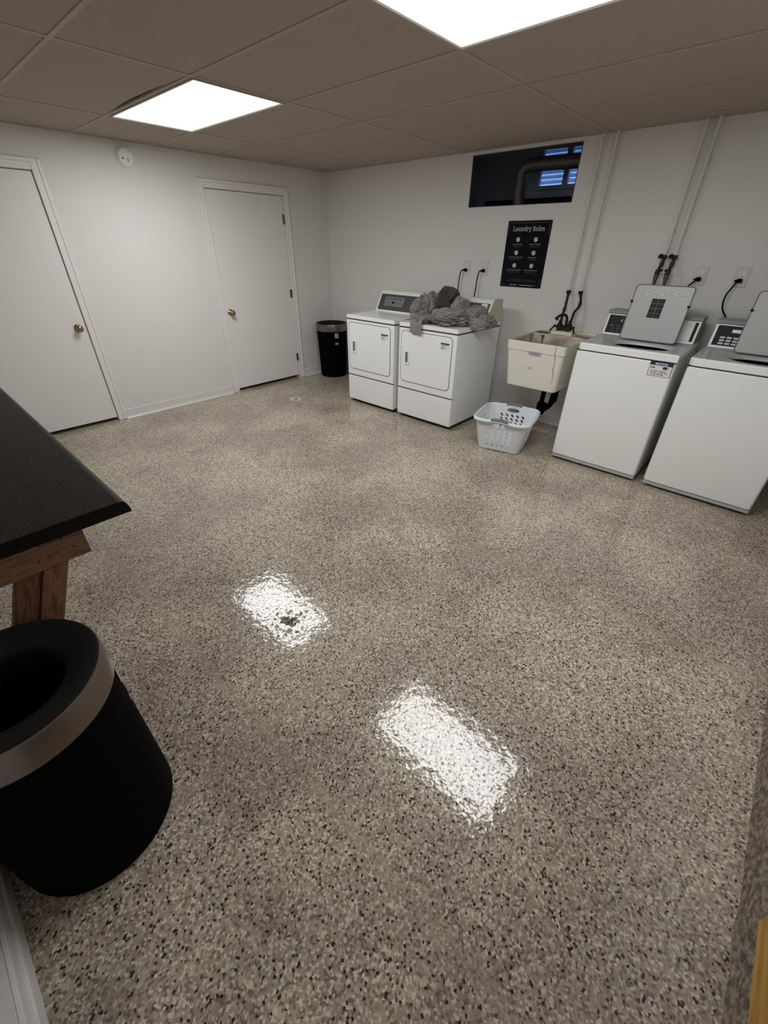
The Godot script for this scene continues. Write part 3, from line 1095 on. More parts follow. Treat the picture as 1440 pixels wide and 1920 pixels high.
			nc.box(Vector3(nx + 0.026, ny + 0.011, zf + 0.0018), Vector3(0.025, 0.017, 0.0004))
			put("notice_picture", nc, mat(Color(0.18, 0.12, 0.26), 0.6), t)
			var nd := B.new()
			for r in 7:
				var an := -1.4 + r * 0.46
				nd.box(Vector3(nx + 0.040 + 0.006 * cos(an), ny + 0.010 + 0.006 * sin(an), zf + 0.0018), Vector3(0.003, 0.003, 0.0004))
			put("notice_cup", nd, M.graytext, t)

func sink() -> void:
	var t := thing("laundry_sink", "cream plastic laundry sink with a crack down its front, between dryer and washer", "sink", Vector3(3.222, 0, 0))
	var yr := 0.862
	# outer and inner shells as loops of rounded rectangles, z to the wall
	var loop := func(w: float, z0: float, z1: float, y: float, r: float) -> Array:
		var out := []
		for p in rr(w, z1 - z0, r, 4):
			out.append(Vector3(p.x, y, (z0 + z1) / 2 + p.y))
		return out
	var ob := B.new()
	var a: Array = loop.call(0.500, 0.012, 0.692, yr, 0.022)
	var a1: Array = loop.call(0.502, 0.010, 0.694, yr - 0.006, 0.022)
	var c: Array = loop.call(0.494, 0.012, 0.690, 0.792, 0.022)
	var c2: Array = loop.call(0.484, 0.014, 0.684, 0.786, 0.022)
	var d: Array = loop.call(0.440, 0.05, 0.655, 0.496, 0.03)
	var d2: Array = loop.call(0.40, 0.07, 0.635, 0.488, 0.03)
	var shell := func(b: B, p: Array, q: Array, s: float) -> void:
		for i in p.size():
			var j: int = (i + 1) % p.size()
			var mid: Vector3 = (p[i] + p[j] + q[i] + q[j]) / 4.0
			var nn: Vector3 = (p[j] - p[i]).cross(q[i] - p[i]).normalized()
			var o: Vector3 = (mid - Vector3(0, 0.65, 0.35)) * s
			if nn.dot(o) < 0:
				nn = -nn
			b.quad(p[i], p[j], q[j], q[i], nn)
	shell.call(ob, a, a1, 1.0)
	shell.call(ob, a1, c, 1.0)
	shell.call(ob, c, c2, 1.0)
	shell.call(ob, c2, d, 1.0)
	shell.call(ob, d, d2, 1.0)
	for i in d2.size() - 2:
		ob.tri(d2[0], d2[i + 1], d2[i + 2], Vector3.DOWN, Vector3.DOWN, Vector3.DOWN)
	var basin := put("basin", ob, M.sinkplastic, t)
	var ib := B.new()
	var e0: Array = loop.call(0.482, 0.218, 0.678, yr, 0.035)
	var e1: Array = loop.call(0.474, 0.224, 0.672, yr - 0.012, 0.035)
	var e2: Array = loop.call(0.424, 0.25, 0.64, 0.515, 0.05)
	shell.call(ib, e0, e1, -1.0)
	shell.call(ib, e1, e2, -1.0)
	for i in e2.size() - 2:
		ib.tri(e2[0], e2[i + 1], e2[i + 2], Vector3.UP, Vector3.UP, Vector3.UP)
	put("basin_inside", ib, M.sinkin, t)
	# rim between the outer edge and the bowl
	var rb := B.new()
	var al: Array = loop.call(0.500, 0.198, 0.692, yr, 0.022)
	rb.band(al, e0, Vector3.UP)
	rb.box(Vector3(0, yr - 0.01, 0.104), Vector3(0.496, 0.0202, 0.188))
	put("rim", rb, M.sinkin, t)
	put("back_edge", B.new().box(Vector3(0, yr + 0.004, 0.018), Vector3(0.50, 0.024, 0.028), 0.005), M.sinkplastic, t)
	# raised faucet shelf and the ribbed soap dishes either side
	put("faucet_shelf", B.new().box(Vector3(-0.005, yr + 0.012, 0.125), Vector3(0.185, 0.03, 0.13), 0.006), M.sinkplastic, t)
	for s in [-1.0, 1.0]:
		var rg := B.new()
		for k in 7:
			rg.xf = Transform3D(Basis(Vector3.UP, 0.0), Vector3(s * (0.125 + k * 0.0165), yr + 0.002, 0.175))
			rg.box(Vector3(), Vector3(0.008, 0.008, 0.065), 0.003)
		put("soap_ribs", rg, M.stain if s < 0 else mat(Color(0.62, 0.50, 0.45), 0.7), t)
	var stn := B.new()
	stn.xf = Transform3D(Basis(Vector3.RIGHT, 0.08), Vector3(-0.145, 0.808, 0.2325))
	stn.prism(PackedVector2Array([Vector2(-0.012, 0.045), Vector2(0.016, 0.045), Vector2(0.008, 0.015), Vector2(0.002, -0.03), Vector2(-0.006, -0.04), Vector2(-0.004, 0.0)]), 0.0, 0.003)
	put("rust_streak", stn, M.stain, t)
	# crack and label on the front
	var ck := B.new()
	var cp := [[0.17, 0.858, 0.6945], [0.172, 0.83, 0.693], [0.170, 0.795, 0.691], [0.176, 0.77, 0.6835], [0.180, 0.72, 0.678], [0.176, 0.68, 0.674], [0.186, 0.63, 0.669], [0.184, 0.60, 0.666], [0.190, 0.565, 0.662]]
	var line := []
	for q in cp:
		line.append(Vector3(q[0], q[1], q[2] + 0.0005))
	ck.tube(line, [0.0016, 0.0018, 0.0022, 0.0016, 0.0018, 0.002, 0.0018, 0.0016, 0.0008], 6)
	put("crack", ck, mat(Color(0.40, 0.37, 0.32), 0.9), t)
	var lbl := B.new()
	lbl.box(Vector3(0.007, 0.785, 0.691), Vector3(0.104, 0.026, 0.004), 0.001)
	put("maker_label", lbl, mat(Color(0.80, 0.78, 0.82), 0.5), t)
	var lt := B.new()
	lt.box(Vector3(0.004, 0.785, 0.6934), Vector3(0.092, 0.018, 0.001))
	put("label_band", lt, mat(Color(0.42, 0.38, 0.50), 0.5), t)
	text("label_text", "MUSTEE", 0.018, "Droid Sans", mat(Color(0.80, 0.78, 0.83), 0.5), t, Vector3(0.004, 0.785, 0.6941), Basis(), 0.078)
	# two small scuffs
	var sf := B.new()
	sf.xf = Transform3D(Basis(Vector3.RIGHT, -0.105), Vector3(-0.02, 0.66, 0.6725))
	sf.prism(ellipse(0.006, 0.007, 10), -0.002, 0.001)
	sf.prism(ellipse(0.003, 0.003, 8, Vector2(-0.02, 0.005)), -0.002, 0.001)
	sf.prism(ellipse(0.010, 0.003, 8, Vector2(0.13, 0.02)), -0.002, 0.001)
	put("scuffs", sf, mat(Color(0.45, 0.42, 0.36), 0.9), t)
	# trap under the bowl
	var tr := B.new()
	tr.tube([Vector3(0.030, 0.49, 0.37), Vector3(0.024, 0.29, 0.37)], 0.021, 16)
	tr.lathe([Vector2(0, 0.192), Vector2(0.022, 0.196), Vector2(0.035, 0.212), Vector2(0.041, 0.245), Vector2(0.043, 0.29), Vector2(0.040, 0.305), Vector2(0.022, 0.312), Vector2(0, 0.312)], 20, Vector3(0.030, 0, 0.365))
	tr.tube(curve([Vector3(0.04, 0.245, 0.36), Vector3(0.080, 0.275, 0.335), Vector3(0.100, 0.325, 0.315), Vector3(0.104, 0.37, 0.30)]), 0.025, 16)
	tr.tube([Vector3(0.102, 0.318, 0.312), Vector3(0.104, 0.385, 0.30)], 0.033, 16)
	tr.tube(curve([Vector3(0.104, 0.37, 0.30), Vector3(0.104, 0.42, 0.27), Vector3(0.10, 0.44, 0.18), Vector3(0.10, 0.44, 0.0)]), 0.024, 14)
	put("drain_trap", tr, M.rubber, t)
	# faucet
	var f := thing("faucet", "dark bronze two-handle faucet on the back ledge of the cream sink", "faucet", Vector3(3.205, yr + 0.027, 0.115))
	var fb := B.new()
	fb.tube([Vector3(-0.06, 0.024, 0.0), Vector3(0.065, 0.024, 0.0)], 0.020, 14)
	fb.box(Vector3(0.0, 0.02, 0.0), Vector3(0.10, 0.038, 0.05), 0.01)
	for s in [-1.0, 1.0]:
		fb.tube([Vector3(s * 0.045, 0.025, 0.015), Vector3(s * 0.045, -0.002, 0.025)], 0.012, 10)
		fb.lathe([Vector2(0.024, 0.03), Vector2(0.024, 0.05), Vector2(0.015, 0.058), Vector2(0.013, 0.085), Vector2(0, 0.085)], 14, Vector3(s * 0.043, 0, 0))
	put("faucet_body", fb, M.bronze, f)
	for s in [-1.0, 1.0]:
		var hb := B.new()
		hb.tube([Vector3(s * 0.06, 0.026, 0), Vector3(s * 0.082, 0.032, 0.01), Vector3(s * 0.090, 0.038, 0.012)], 0.010, 10)
		hb.tube([Vector3(s * 0.085, 0.036, 0.01), Vector3(s * 0.10, 0.008, 0.03), Vector3(s * 0.108, -0.008, 0.038)], [0.008, 0.007, 0.009], 10)
		put("handle", hb, M.bronze, f)
	var sp := B.new()
	sp.tube(curve([Vector3(0.012, 0.03, 0.0), Vector3(0.010, 0.085, 0.0), Vector3(0.004, 0.115, 0.006), Vector3(-0.022, 0.13, 0.02), Vector3(-0.05, 0.118, 0.04), Vector3(-0.062, 0.098, 0.05)]), 0.0115, 12)
	sp.tube([Vector3(-0.058, 0.104, 0.047), Vector3(-0.068, 0.088, 0.054)], 0.016, 12)
	put("spout", sp, M.bronze, f)
	# supply pipes bend from the wall pipes into the faucet
	var p1 := B.new()
	p1.tube(curve([Vector3(-0.043, 0.08, -0.01), Vector3(-0.046, 0.13, -0.02), Vector3(-0.044, 0.17, -0.035), Vector3(-0.052, 0.215, -0.06), Vector3(-0.06, 0.30, -0.085)]), 0.0105, 10)
	p1.lathe([Vector2(0.0, 0.286), Vector2(0.017, 0.286), Vector2(0.019, 0.292), Vector2(0.019, 0.31), Vector2(0.0, 0.312)], 12, Vector3(-0.061, 0, -0.085))
	p1.tube([Vector3(-0.045, 0.15, -0.028), Vector3(-0.046, 0.176, -0.04)], 0.014, 10)
	put("supply_pipe", p1, M.bronze, f)
	var p2 := B.new()
	p2.tube(curve([Vector3(0.043, 0.08, -0.01), Vector3(0.045, 0.12, -0.02), Vector3(0.046, 0.15, -0.03), Vector3(0.062, 0.185, -0.055), Vector3(0.066, 0.22, -0.075), Vector3(0.042, 0.30, -0.085)]), 0.0105, 10)
	p2.lathe([Vector2(0.0, 0.286), Vector2(0.017, 0.286), Vector2(0.019, 0.292), Vector2(0.019, 0.31), Vector2(0.0, 0.312)], 12, Vector3(0.042, 0, -0.085))
	p2.tube([Vector3(0.065, 0.20, -0.066), Vector3(0.064, 0.225, -0.076)], 0.014, 10)
	put("supply_pipe", p2, M.bronze, f)
	# painted pipes down the wall
	var ends := [1.186, 1.183, 1.463, 1.463]
	var xs := [3.141, 3.245, 3.797, 3.866]
	var what := ["left one of the two thin white pipes dropping to the sink faucet", "right one of the two thin white pipes dropping to the sink faucet", "left one of the two thin white pipes dropping behind the first washer", "right one of the two thin white pipes dropping behind the first washer"]
	for k in 4:
		var pb := B.new()
		pb.tube([Vector3(xs[k], ends[k], 0.026), Vector3(xs[k], H + 0.05, 0.026)], 0.011, 12)
		for y in [1.62, 2.0]:
			pb.box(Vector3(xs[k], y, 0.012), Vector3(0.03, 0.012, 0.024), 0.002)
		tag(put("water_pipe", pb, M.wall), what[k], "pipe", "painted pipes on the back wall")
	# hose valves behind the first washer
	for k in 2:
		var x: float = [3.797, 3.866][k]
		var v := thing("hose_valve", ["tarnished hose valve on the left pipe behind the first washer", "tarnished hose valve on the right pipe behind the first washer"][k], "valve", Vector3(x, 1.30, 0.03), "hose valves behind the first washer")
		var vb := B.new()
		vb.lathe([Vector2(0, 0.148), Vector2(0.016, 0.148), Vector2(0.019, 0.153), Vector2(0.019, 0.166), Vector2(0.014, 0.172), Vector2(0, 0.172)], 12)
		vb.tube(curve([Vector3(0, 0.155, 0), Vector3(0, 0.12, 0.004), Vector3(-0.004, 0.08, 0.03), Vector3(-0.004, 0.04, 0.05)]), 0.011, 10)
		vb.tube([Vector3(0, 0.125, 0.004), Vector3(-0.001, 0.10, 0.012)], 0.016, 8)
		vb.tube([Vector3(-0.004, 0.075, 0.035), Vector3(-0.004, 0.045, 0.05)], 0.018, 8)
		vb.tube([Vector3(-0.004, 0.07, 0.03), Vector3(0.026 if k == 0 else -0.024, 0.075, 0.05)], 0.009, 8)
		put("valve_body", vb, M.copper, v)
		var hb := B.new()
		hb.xf = Transform3D(Basis(Vector3.RIGHT, 0.9), Vector3(-0.018, 0.160, 0.024))
		hb.lathe([Vector2(0, 0), Vector2(0.015, 0), Vector2(0.018, 0.006), Vector2(0.015, 0.012), Vector2(0, 0.013)], 12)
		put("valve_handle", hb, M.bronze, v)
		var hs := B.new()
		hs.tube(curve([Vector3(-0.004, 0.045, 0.05), Vector3(0.0, 0.0, 0.062), Vector3(0.004, -0.08, 0.06), Vector3(0.0, -0.3, 0.05)]), 0.0125, 10)
		hs.tube([Vector3(-0.004, 0.045, 0.05), Vector3(-0.002, 0.018, 0.058)], 0.0165, 10)
		put("hose", hs, mat(Color(0.30, 0.26, 0.25), 0.5), v)

func table() -> void:
	var t := thing("folding_table", "dark laminate topped work table on rough wooden framing at the left edge", "table", Vector3(3.44, 0, 0))
	# top: the long edge is rolled, the end shows the profile
	var yt := 0.88
	var prof := PackedVector2Array([Vector2(0, 0), Vector2(0.665, 0), Vector2(0.665, 0.04), Vector2(0.024, 0.04), Vector2(0.016, 0.0385), Vector2(0.010, 0.035), Vector2(0.0035, 0.022), Vector2(0.0, 0.008)])
	var tb := B.new()
	tb.xf = Transform3D(Basis(Vector3(0, 0, 1), Vector3(0, 1, 0), Vector3(-1, 0, 0)), Vector3(-0.002, yt - 0.04, 3.868))
	tb.prism(prof, 0.0, 2.3)
	put("table_top", tb, M.laminate, t)
	var eb := B.new()
	eb.xf = Transform3D(Basis(Vector3(0, 0, 1), Vector3(0, 1, 0), Vector3(-1, 0, 0)), Vector3(0.002, yt - 0.0401, 3.868))
	eb.prism(prof, 0.0, 0.004)
	put("end_edge", eb, M.laminate_edge, t)
	# framing
	put("apron_board", B.new().box(Vector3(-0.036, yt - 0.04 - 0.044, 4.262), Vector3(0.038, 0.088, 0.53), 0.003), M.wood, t)
	put("apron_board", B.new().box(Vector3(-1.15, yt - 0.04 - 0.044, 4.03), Vector3(2.1, 0.088, 0.038), 0.003), M.wood, t)
	put("apron_board", B.new().box(Vector3(-2.2, yt - 0.04 - 0.044, 4.262), Vector3(0.038, 0.088, 0.53), 0.003), M.wood, t)
	for k in 2:
		var xo: float = [-0.036, -2.2][k]
		var top := Vector3(xo, 0.80, 4.095)
		var bot := Vector3(xo, 0.0, 4.42)
		var dr := (top - bot).normalized()
		var fwd := dr.cross(Vector3.RIGHT).normalized()
		for s in 2:
			var lb := B.new()
			lb.box(Vector3(-0.002 - 0.010 * s, 0.0, (-0.027 if s == 0 else 0.029)), Vector3(0.034, (top - bot).length() - 0.02, 0.056), 0.003)
			var lo := put("leg", lb, M.woodup if s == 0 else M.woodside, t)
			lo.transform = Transform3D(Basis(Vector3.RIGHT, dr, Vector3.RIGHT.cross(dr)), (top + bot) / 2)
	# nail heads in the end apron
	var nb := B.new()
	nb.xf = Transform3D(Basis(Vector3.UP, PI / 2), Vector3(-0.0168, 0, 0))
	for q in [[4.05, 0.825], [4.03, 0.79], [4.09, 0.79], [4.10, 0.83], [4.115, 0.785]]:
		nb.prism(ellipse(0.0035, 0.0035, 8, Vector2(-q[0], q[1])), -0.001, 0.0012)
	put("nail_heads", nb, M.seam, t)

func bins() -> void:
	for k in 2:
		var at: Vector3 = [Vector3(3.655, 0, 4.288), Vector3(0.225, 0, 0.235)][k]
		var t := thing("trash_can", ["large black trash can with a steel band in front, under the dark table", "black trash can with a steel band in the far corner beside the dryer"][k], "trash can", at, "black trash cans with steel bands")
		var s := 0.99
		put("can_body", B.new().lathe([Vector2(0, 0.0), Vector2(0.190, 0.0), Vector2(0.200, 0.006), Vector2(0.203, 0.02), Vector2(0.200, 0.30), Vector2(0.197, 0.585), Vector2(0.19, 0.585)] if k == 0 else [Vector2(0, 0.0), Vector2(0.163, 0.0), Vector2(0.170, 0.006), Vector2(0.172, 0.02), Vector2(0.184, 0.30), Vector2(0.196, 0.585), Vector2(0.19, 0.585)], 72), M.rubber, t)
		put("steel_band", B.new().lathe([Vector2(0.196, 0.574), Vector2(0.2025, 0.576), Vector2(0.2025, 0.580), Vector2(0.1985, 0.655), Vector2(0.197, 0.659), Vector2(0.194, 0.660)], 72), M.steel, t)
		if k == 0:
			put("lid_ring", B.new().lathe([Vector2(0.1955, 0.656), Vector2(0.194, 0.663), Vector2(0.188, 0.665), Vector2(0.155, 0.657), Vector2(0.126, 0.645), Vector2(0.118, 0.637), Vector2(0.116, 0.620), Vector2(0.120, 0.56)], 72), M.canlid, t)
		else:
			put("lid_ring", B.new().lathe([Vector2(0.1955, 0.656), Vector2(0.194, 0.663), Vector2(0.188, 0.664), Vector2(0.176, 0.652), Vector2(0.160, 0.632), Vector2(0.156, 0.615), Vector2(0.160, 0.56)], 72), M.canlid, t)
		var ln := B.new()
		ln.lathe([Vector2(0.1, 0.12), Vector2(0.165, 0.14), Vector2(0.185, 0.58), Vector2(0.115, 0.6)], 48)
		put("inside", ln, M.black, t)
		# paper label wrapped on the body
		var an0: float = [deg_to_rad(-84), deg_to_rad(24)][k]
		for q in [[0.0, 0.24, 0.50, 0.56, 0], [0.0, 0.22, 0.42, 0.445, 1]]:
			var lb := B.new()
			for i in 6:
				var a: float = an0 + (q[1] - q[0]) * (i / 6.0 - 0.5)
				var b: float = an0 + (q[1] - q[0]) * ((i + 1) / 6.0 - 0.5)
				var r := (0.1992 if k == 0 else 0.1955) - (0.0 if q[4] == 0 else (0.0 if k == 0 else 0.004))
				lb.quad(Vector3(cos(a) * r, q[2], sin(a) * r), Vector3(cos(b) * r, q[2], sin(b) * r), Vector3(cos(b) * (r + 0.001), q[3], sin(b) * (r + 0.001)), Vector3(cos(a) * (r + 0.001), q[3], sin(a) * (r + 0.001)), Vector3(cos(a), 0, sin(a)))
			put("paper_label", lb, mat(Color(0.62, 0.62, 0.62), 0.5), t)

func basket() -> void:
	var t := thing("laundry_basket", "white plastic laundry basket with oval holes and grey handles on the floor", "basket", Vector3(3.135, 0, 0.795))
	t.rotation.y = deg_to_rad(13.0)
	var yb := 0.012
	var yt := 0.272
	# perimeter positions of the tapering rounded rectangle
	var W0 := Vector2(0.365, 0.385)
	var W1 := Vector2(0.455, 0.465)
	var at := func(side: int, u: float, v: float, off: float) -> Vector3:
		var s: Vector2 = W0.lerp(W1, v) * 0.5
		var r := lerpf(0.055, 0.07, v)
		var y := lerpf(yb, yt, v)
		var L: float = (s.x if side % 2 == 0 else s.y)
		var K: float = (s.y if side % 2 == 0 else s.x)
		# u in -1..1 over straight run plus half of each corner
		var st := 0.80
		var p := Vector2()
		if absf(u) <= st:
			p = Vector2(u / st * (L - r), K + off)
		else:
			var an := (absf(u) - st) / (1.0 - st) * PI / 4
			p = Vector2(signf(u) * (L - r + (r + off) * sin(an)), K - r + (r + off) * cos(an))
		# bow the walls a little outward
		if absf(u) <= st:
			p.y += 0.006 * (1.0 - pow(u / st, 2))
		var q := Vector3(p.x, y, p.y)
		return Basis(Vector3.UP, side * PI / 2) * q
	var wb := B.new()
	for side in 4:
		var fr := side % 2 == 0
		var cols := 5
		var rows := 5 if fr else 4
		var us := 0.66
		var v0 := 0.10
		var v1 := 0.76 if fr else 0.84
		# cells: [u from, u to, v from, v to, hole width, hole height, slant]; width 0 is solid
		var cells := [[-1.0, -0.9, 0.0, 1.0, 0, 0, 0], [-0.9, -0.8, 0.0, 1.0, 0, 0, 0], [-0.8, -us, 0.0, 1.0, 0, 0, 0],
			[us, 0.8, 0.0, 1.0, 0, 0, 0], [0.8, 0.9, 0.0, 1.0, 0, 0, 0], [0.9, 1.0, 0.0, 1.0, 0, 0, 0]]
		for c in cols:
			var ca := lerpf(-us, us, float(c) / cols)
			var cb := lerpf(-us, us, float(c + 1) / cols)
			cells.append([ca, cb, 0.0, v0, 0, 0, 0])
			for r in rows:
				cells.append([ca, cb, lerpf(v0, v1, float(r) / rows), lerpf(v0, v1, float(r + 1) / rows), 0.46, 0.84, 0.36])
			if not fr:
				cells.append([ca, cb, v1, 1.0, 0, 0, 0])
		if fr:
			cells.append_array([[-us, -0.34, v1, 1.0, 0, 0, 0], [0.34, us, v1, 1.0, 0, 0, 0], [-0.34, 0.34, v1, 1.0, 0.86, 0.60, 0.0]])
		for f in cells:
			var hole: bool = f[4] > 0
			var n := 20
			var oc := []
			var ic := []
			for i in n:
				var an := TAU * i / n + PI / 4
				var dx := cos(an)
				var dy := sin(an)
				var k := 1.0 / maxf(absf(dx), absf(dy))
				oc.append(Vector2(dx * k, dy * k))
				ic.append(Vector2(f[4] * dx + f[6] * dy, f[5] * dy))
			for off in [0.0, -0.005]:
				for i in n:
					var jj := (i + 1) % n
					var q := []
					for e in ([oc[i], oc[jj], ic[jj], ic[i]] if hole else [oc[i], oc[jj], Vector2(), Vector2()]):
						q.append(at.call(side, lerpf(f[0], f[1], 0.5 + 0.5 * e.x), lerpf(f[2], f[3], 0.5 + 0.5 * e.y), off))
					var nn: Vector3 = (q[1] - q[0]).cross(q[2] - q[0]).normalized()
					var o: Vector3 = q[0] - Vector3(0, q[0].y, 0)
					if nn.dot(o) * (1.0 if off == 0.0 else -1.0) < 0:
						nn = -nn
					wb.quad(q[0], q[1], q[2], q[3], nn)
			if hole:
				for i in n:
					var jj := (i + 1) % n
					var q := []
					for e in [[ic[i], 0.0], [ic[jj], 0.0], [ic[jj], -0.005], [ic[i], -0.005]]:
						q.append(at.call(side, lerpf(f[0], f[1], 0.5 + 0.5 * e[0].x), lerpf(f[2], f[3], 0.5 + 0.5 * e[0].y), e[1]))
					wb.quad(q[0], q[1], q[2], q[3], (q[1] - q[0]).cross(q[3] - q[0]).normalized())
	# bottom
	var bp := rr(W0.x, W0.y, 0.055, 5)
	wb.xf = Transform3D(Basis(Vector3.RIGHT, PI / 2), Vector3(0, 0.012, 0))
	wb.prism(bp, 0.0, 0.006)
	wb.xf = Transform3D()
	put("basket_wall", wb, M.basket, t)
	# rolled rim, arching up at the handles
	var loop := []
	for side in 4:
		for i in 24:
			var u := -1.0 + 2.0 * i / 24.0
			var p: Vector3 = at.call(side, u, 1.0, 0.006)
			p.y += 0.006
			if side % 2 == 0:
				p.y += 0.012 * clampf(1.0 - pow(absf(u) / 0.5, 2.0), 0.0, 1.0)
			loop.append(p)
	var sect := [[-0.008, -0.014], [0.012, -0.020], [0.017, -0.010], [0.014, 0.004], [0.004, 0.010], [-0.008, 0.006]]
	var rp := []
	for s in sect.size() + 1:
		for p in loop:
			var o := Vector3(p.x, 0, p.z).normalized()
			rp.append(p + o * sect[s % sect.size()][0] + Vector3.UP * sect[s % sect.size()][1])
	put("rim", B.new().grid(rp, sect.size() + 1, loop.size(), true), M.basket, t)
	for side in [0, 2]:
		var gp := []
		for i in 13:
			var u := lerpf(-0.36, 0.36, i / 12.0)
			var p: Vector3 = at.call(side, u, 1.0, 0.009)
			p.y += 0.008 + 0.014 * clampf(1.0 - pow(absf(u) / 0.5, 2.0), 0.0, 1.0)
			gp.append(p)
		var gb := B.new()
		gb.tube(gp, 0.0155, 12)
		put("handle_grip", gb, M.gripgray, t)
# a soft heap of cloth: an ellipsoid pleated by smooth rounded folds that run along dirn
func blob(b: B, c: Vector3, r: Vector3, sd: int, folds: float, dirn: Vector3, floor_y: float, count := 5.0, rows := 110, cols := 170) -> void:
	var f1 := noise(FastNoiseLite.TYPE_SIMPLEX_SMOOTH, 0.9, sd, 1)
	var f2 := noise(FastNoiseLite.TYPE_SIMPLEX_SMOOTH, 1.5, sd + 1, 1)
	var dn := dirn.normalized()
	var e1 := dn.cross(Vector3(0.3, 0.2, 0.9)).normalized()
	var e2 := dn.cross(e1)
	var pts := []
	for i in rows:
		var v := PI * (i + 0.002) / (rows - 1.0) * 0.998
		for j in cols:
			var u := TAU * j / cols
			var d := Vector3(sin(v) * cos(u), cos(v), sin(v) * sin(u))
			var w1 := f1.get_noise_3dv(d)
			var w2 := f2.get_noise_3dv(d + Vector3(5, 2, 0))
			# phase runs across the folds and is bent by the noise, so folds merge and wander
			var ph := (d.dot(e1) + 0.55 * d.dot(e2) * d.dot(dn)) * count + w1 * 3.4 + w2 * 1.5
			var ph2 := (d.dot(e2) * 0.9 - 0.4 * d.dot(dn)) * count * 0.9 + w2 * 3.8 + 1.7
			var s1 := pow(absf(sin(ph)), 0.75)
			var s2 := pow(absf(sin(ph2)), 0.8)
			var s3 := absf(sin(ph * 2.1 + w2 * 5.0 + 0.6))
			var k := 1.0 + 0.30 * w1 + folds * ((s1 - 0.6) * (1.0 + 0.6 * w2) + 0.5 * (s2 - 0.6) + 0.42 * (s3 - 0.6))
			var p := c + d * k * r
			if p.y < floor_y:
				p.y = floor_y + (p.y - floor_y) * 0.02
			pts.append(p)
	b.grid(pts, rows, cols, true)

func laundry() -> void:
	var y := 0.9115
	var b := B.new()
	blob(b, Vector3(2.035, 0.985, 0.60), Vector3(0.125, 0.13, 0.15), 101, 0.16, Vector3(0.2, 0.9, 0.3), y, 7.6)
	blob(b, Vector3(2.09, 1.055, 0.56), Vector3(0.075, 0.095, 0.10), 107, 0.14, Vector3(0.3, 1, 0.2), y, 6.0)
	blob(b, Vector3(2.12, 0.945, 0.74), Vector3(0.115, 0.06, 0.12), 103, 0.18, Vector3(0.3, 0.2, 1), y, 6.8)
	tag(put("crumpled_garment", b, M.cloth_gray), "crumpled grey garment at the left of the laundry heap, its corner over the dryer front", "clothing", "crumpled laundry on the dryer")
	# hanging corner
	var fl := B.new()
	var pts := []
	var under := []
	var f := noise(FastNoiseLite.TYPE_SIMPLEX_SMOOTH, 9.0, 5, 2)
	for r in 22:
		for c in 14:
			var u := c / 13.0
			var s := r / 21.0
			var path := curve_at([Vector3(0, 0.965, 0.74), Vector3(0, 0.955, 0.83), Vector3(0, 0.93, 0.892), Vector3(0, 0.885, 0.906), Vector3(0, 0.838, 0.909)], s)
			var x := lerpf(2.09, 2.215, u) + 0.02 * s - 0.012
			var w := f.get_noise_2d(x * 3.0, s * 0.5) * 0.012
			var p := Vector3(x, path.y + w + (0.012 * sin(u * 9.0) if s < 0.5 else -0.02 * u * (s - 0.5)), path.z + absf(w) * 0.6 + 0.004 * sin(u * 11.0 + 1.0) * s + 0.004)
			pts.append(p)
			under.append(p - Vector3(0, 0.003, 0.004))
	fl.grid(pts, 22, 14)
	fl.grid(under, 22, 14)
	put("hanging_corner", fl, M.cloth_gray, get_node("crumpled_garment"))
	b = B.new()
	blob(b, Vector3(2.20, 1.085, 0.50), Vector3(0.115, 0.095, 0.11), 121, 0.15, Vector3(1, 0.1, 0.3), y, 6.0)
	blob(b, Vector3(2.225, 1.02, 0.57), Vector3(0.085, 0.065, 0.07), 125, 0.2, Vector3(1, 0.4, 0.1), y, 6.0)
	blob(b, Vector3(2.24, 0.98, 0.50), Vector3(0.12, 0.09, 0.12), 126, 0.15, Vector3(1, 0.4, 0.1), y, 6.0)
	tag(put("crumpled_garment", b, M.cloth_dark), "dark charcoal garment bunched up at the top of the laundry heap on the dryer", "clothing", "crumpled laundry on the dryer")
	b = B.new()
	blob(b, Vector3(2.37, 0.955, 0.69), Vector3(0.175, 0.08, 0.165), 131, 0.16, Vector3(1, 0.25, -0.3), y, 8.5)
	blob(b, Vector3(2.41, 1.01, 0.58), Vector3(0.095, 0.115, 0.09), 137, 0.14, Vector3(0.35, 1, 0.1), y, 6.0)
	tag(put("crumpled_garment", b, M.cloth_mid), "grey garment with long soft folds in the middle front of the laundry heap", "clothing", "crumpled laundry on the dryer")
	b = B.new()
	blob(b, Vector3(2.545, 0.975, 0.52), Vector3(0.085, 0.09, 0.10), 141, 0.16, Vector3(0.7, 0.6, 0.1), y, 6.0)
	blob(b, Vector3(2.635, 0.945, 0.53), Vector3(0.10, 0.055, 0.085), 143, 0.15, Vector3(1, -0.5, 0.1), 0.86, 5.1)
	tag(put("crumpled_garment", b, M.cloth_mid), "grey garment at the right of the laundry heap sliding over the dryer side", "clothing", "crumpled laundry on the dryer")
	b = B.new()
	blob(b, Vector3(2.60, 0.925, 0.61), Vector3(0.11, 0.042, 0.075), 151, 0.16, Vector3(1, -0.3, 0.1), 0.875, 5.1)
	tag(put("crumpled_garment", b, M.cloth_highlit), "grey garment with a highlight put into its colour, poking out under the right end of the laundry heap", "clothing", "crumpled laundry on the dryer")

func curve_at(p: Array, s: float) -> Vector3:
	var k := mini(int(s * (p.size() - 1)), p.size() - 2)
	var f := s * (p.size() - 1) - k
	return (p[k] as Vector3).cubic_interpolate(p[k + 1], p[maxi(k - 1, 0)], p[mini(k + 2, p.size() - 1)], f)

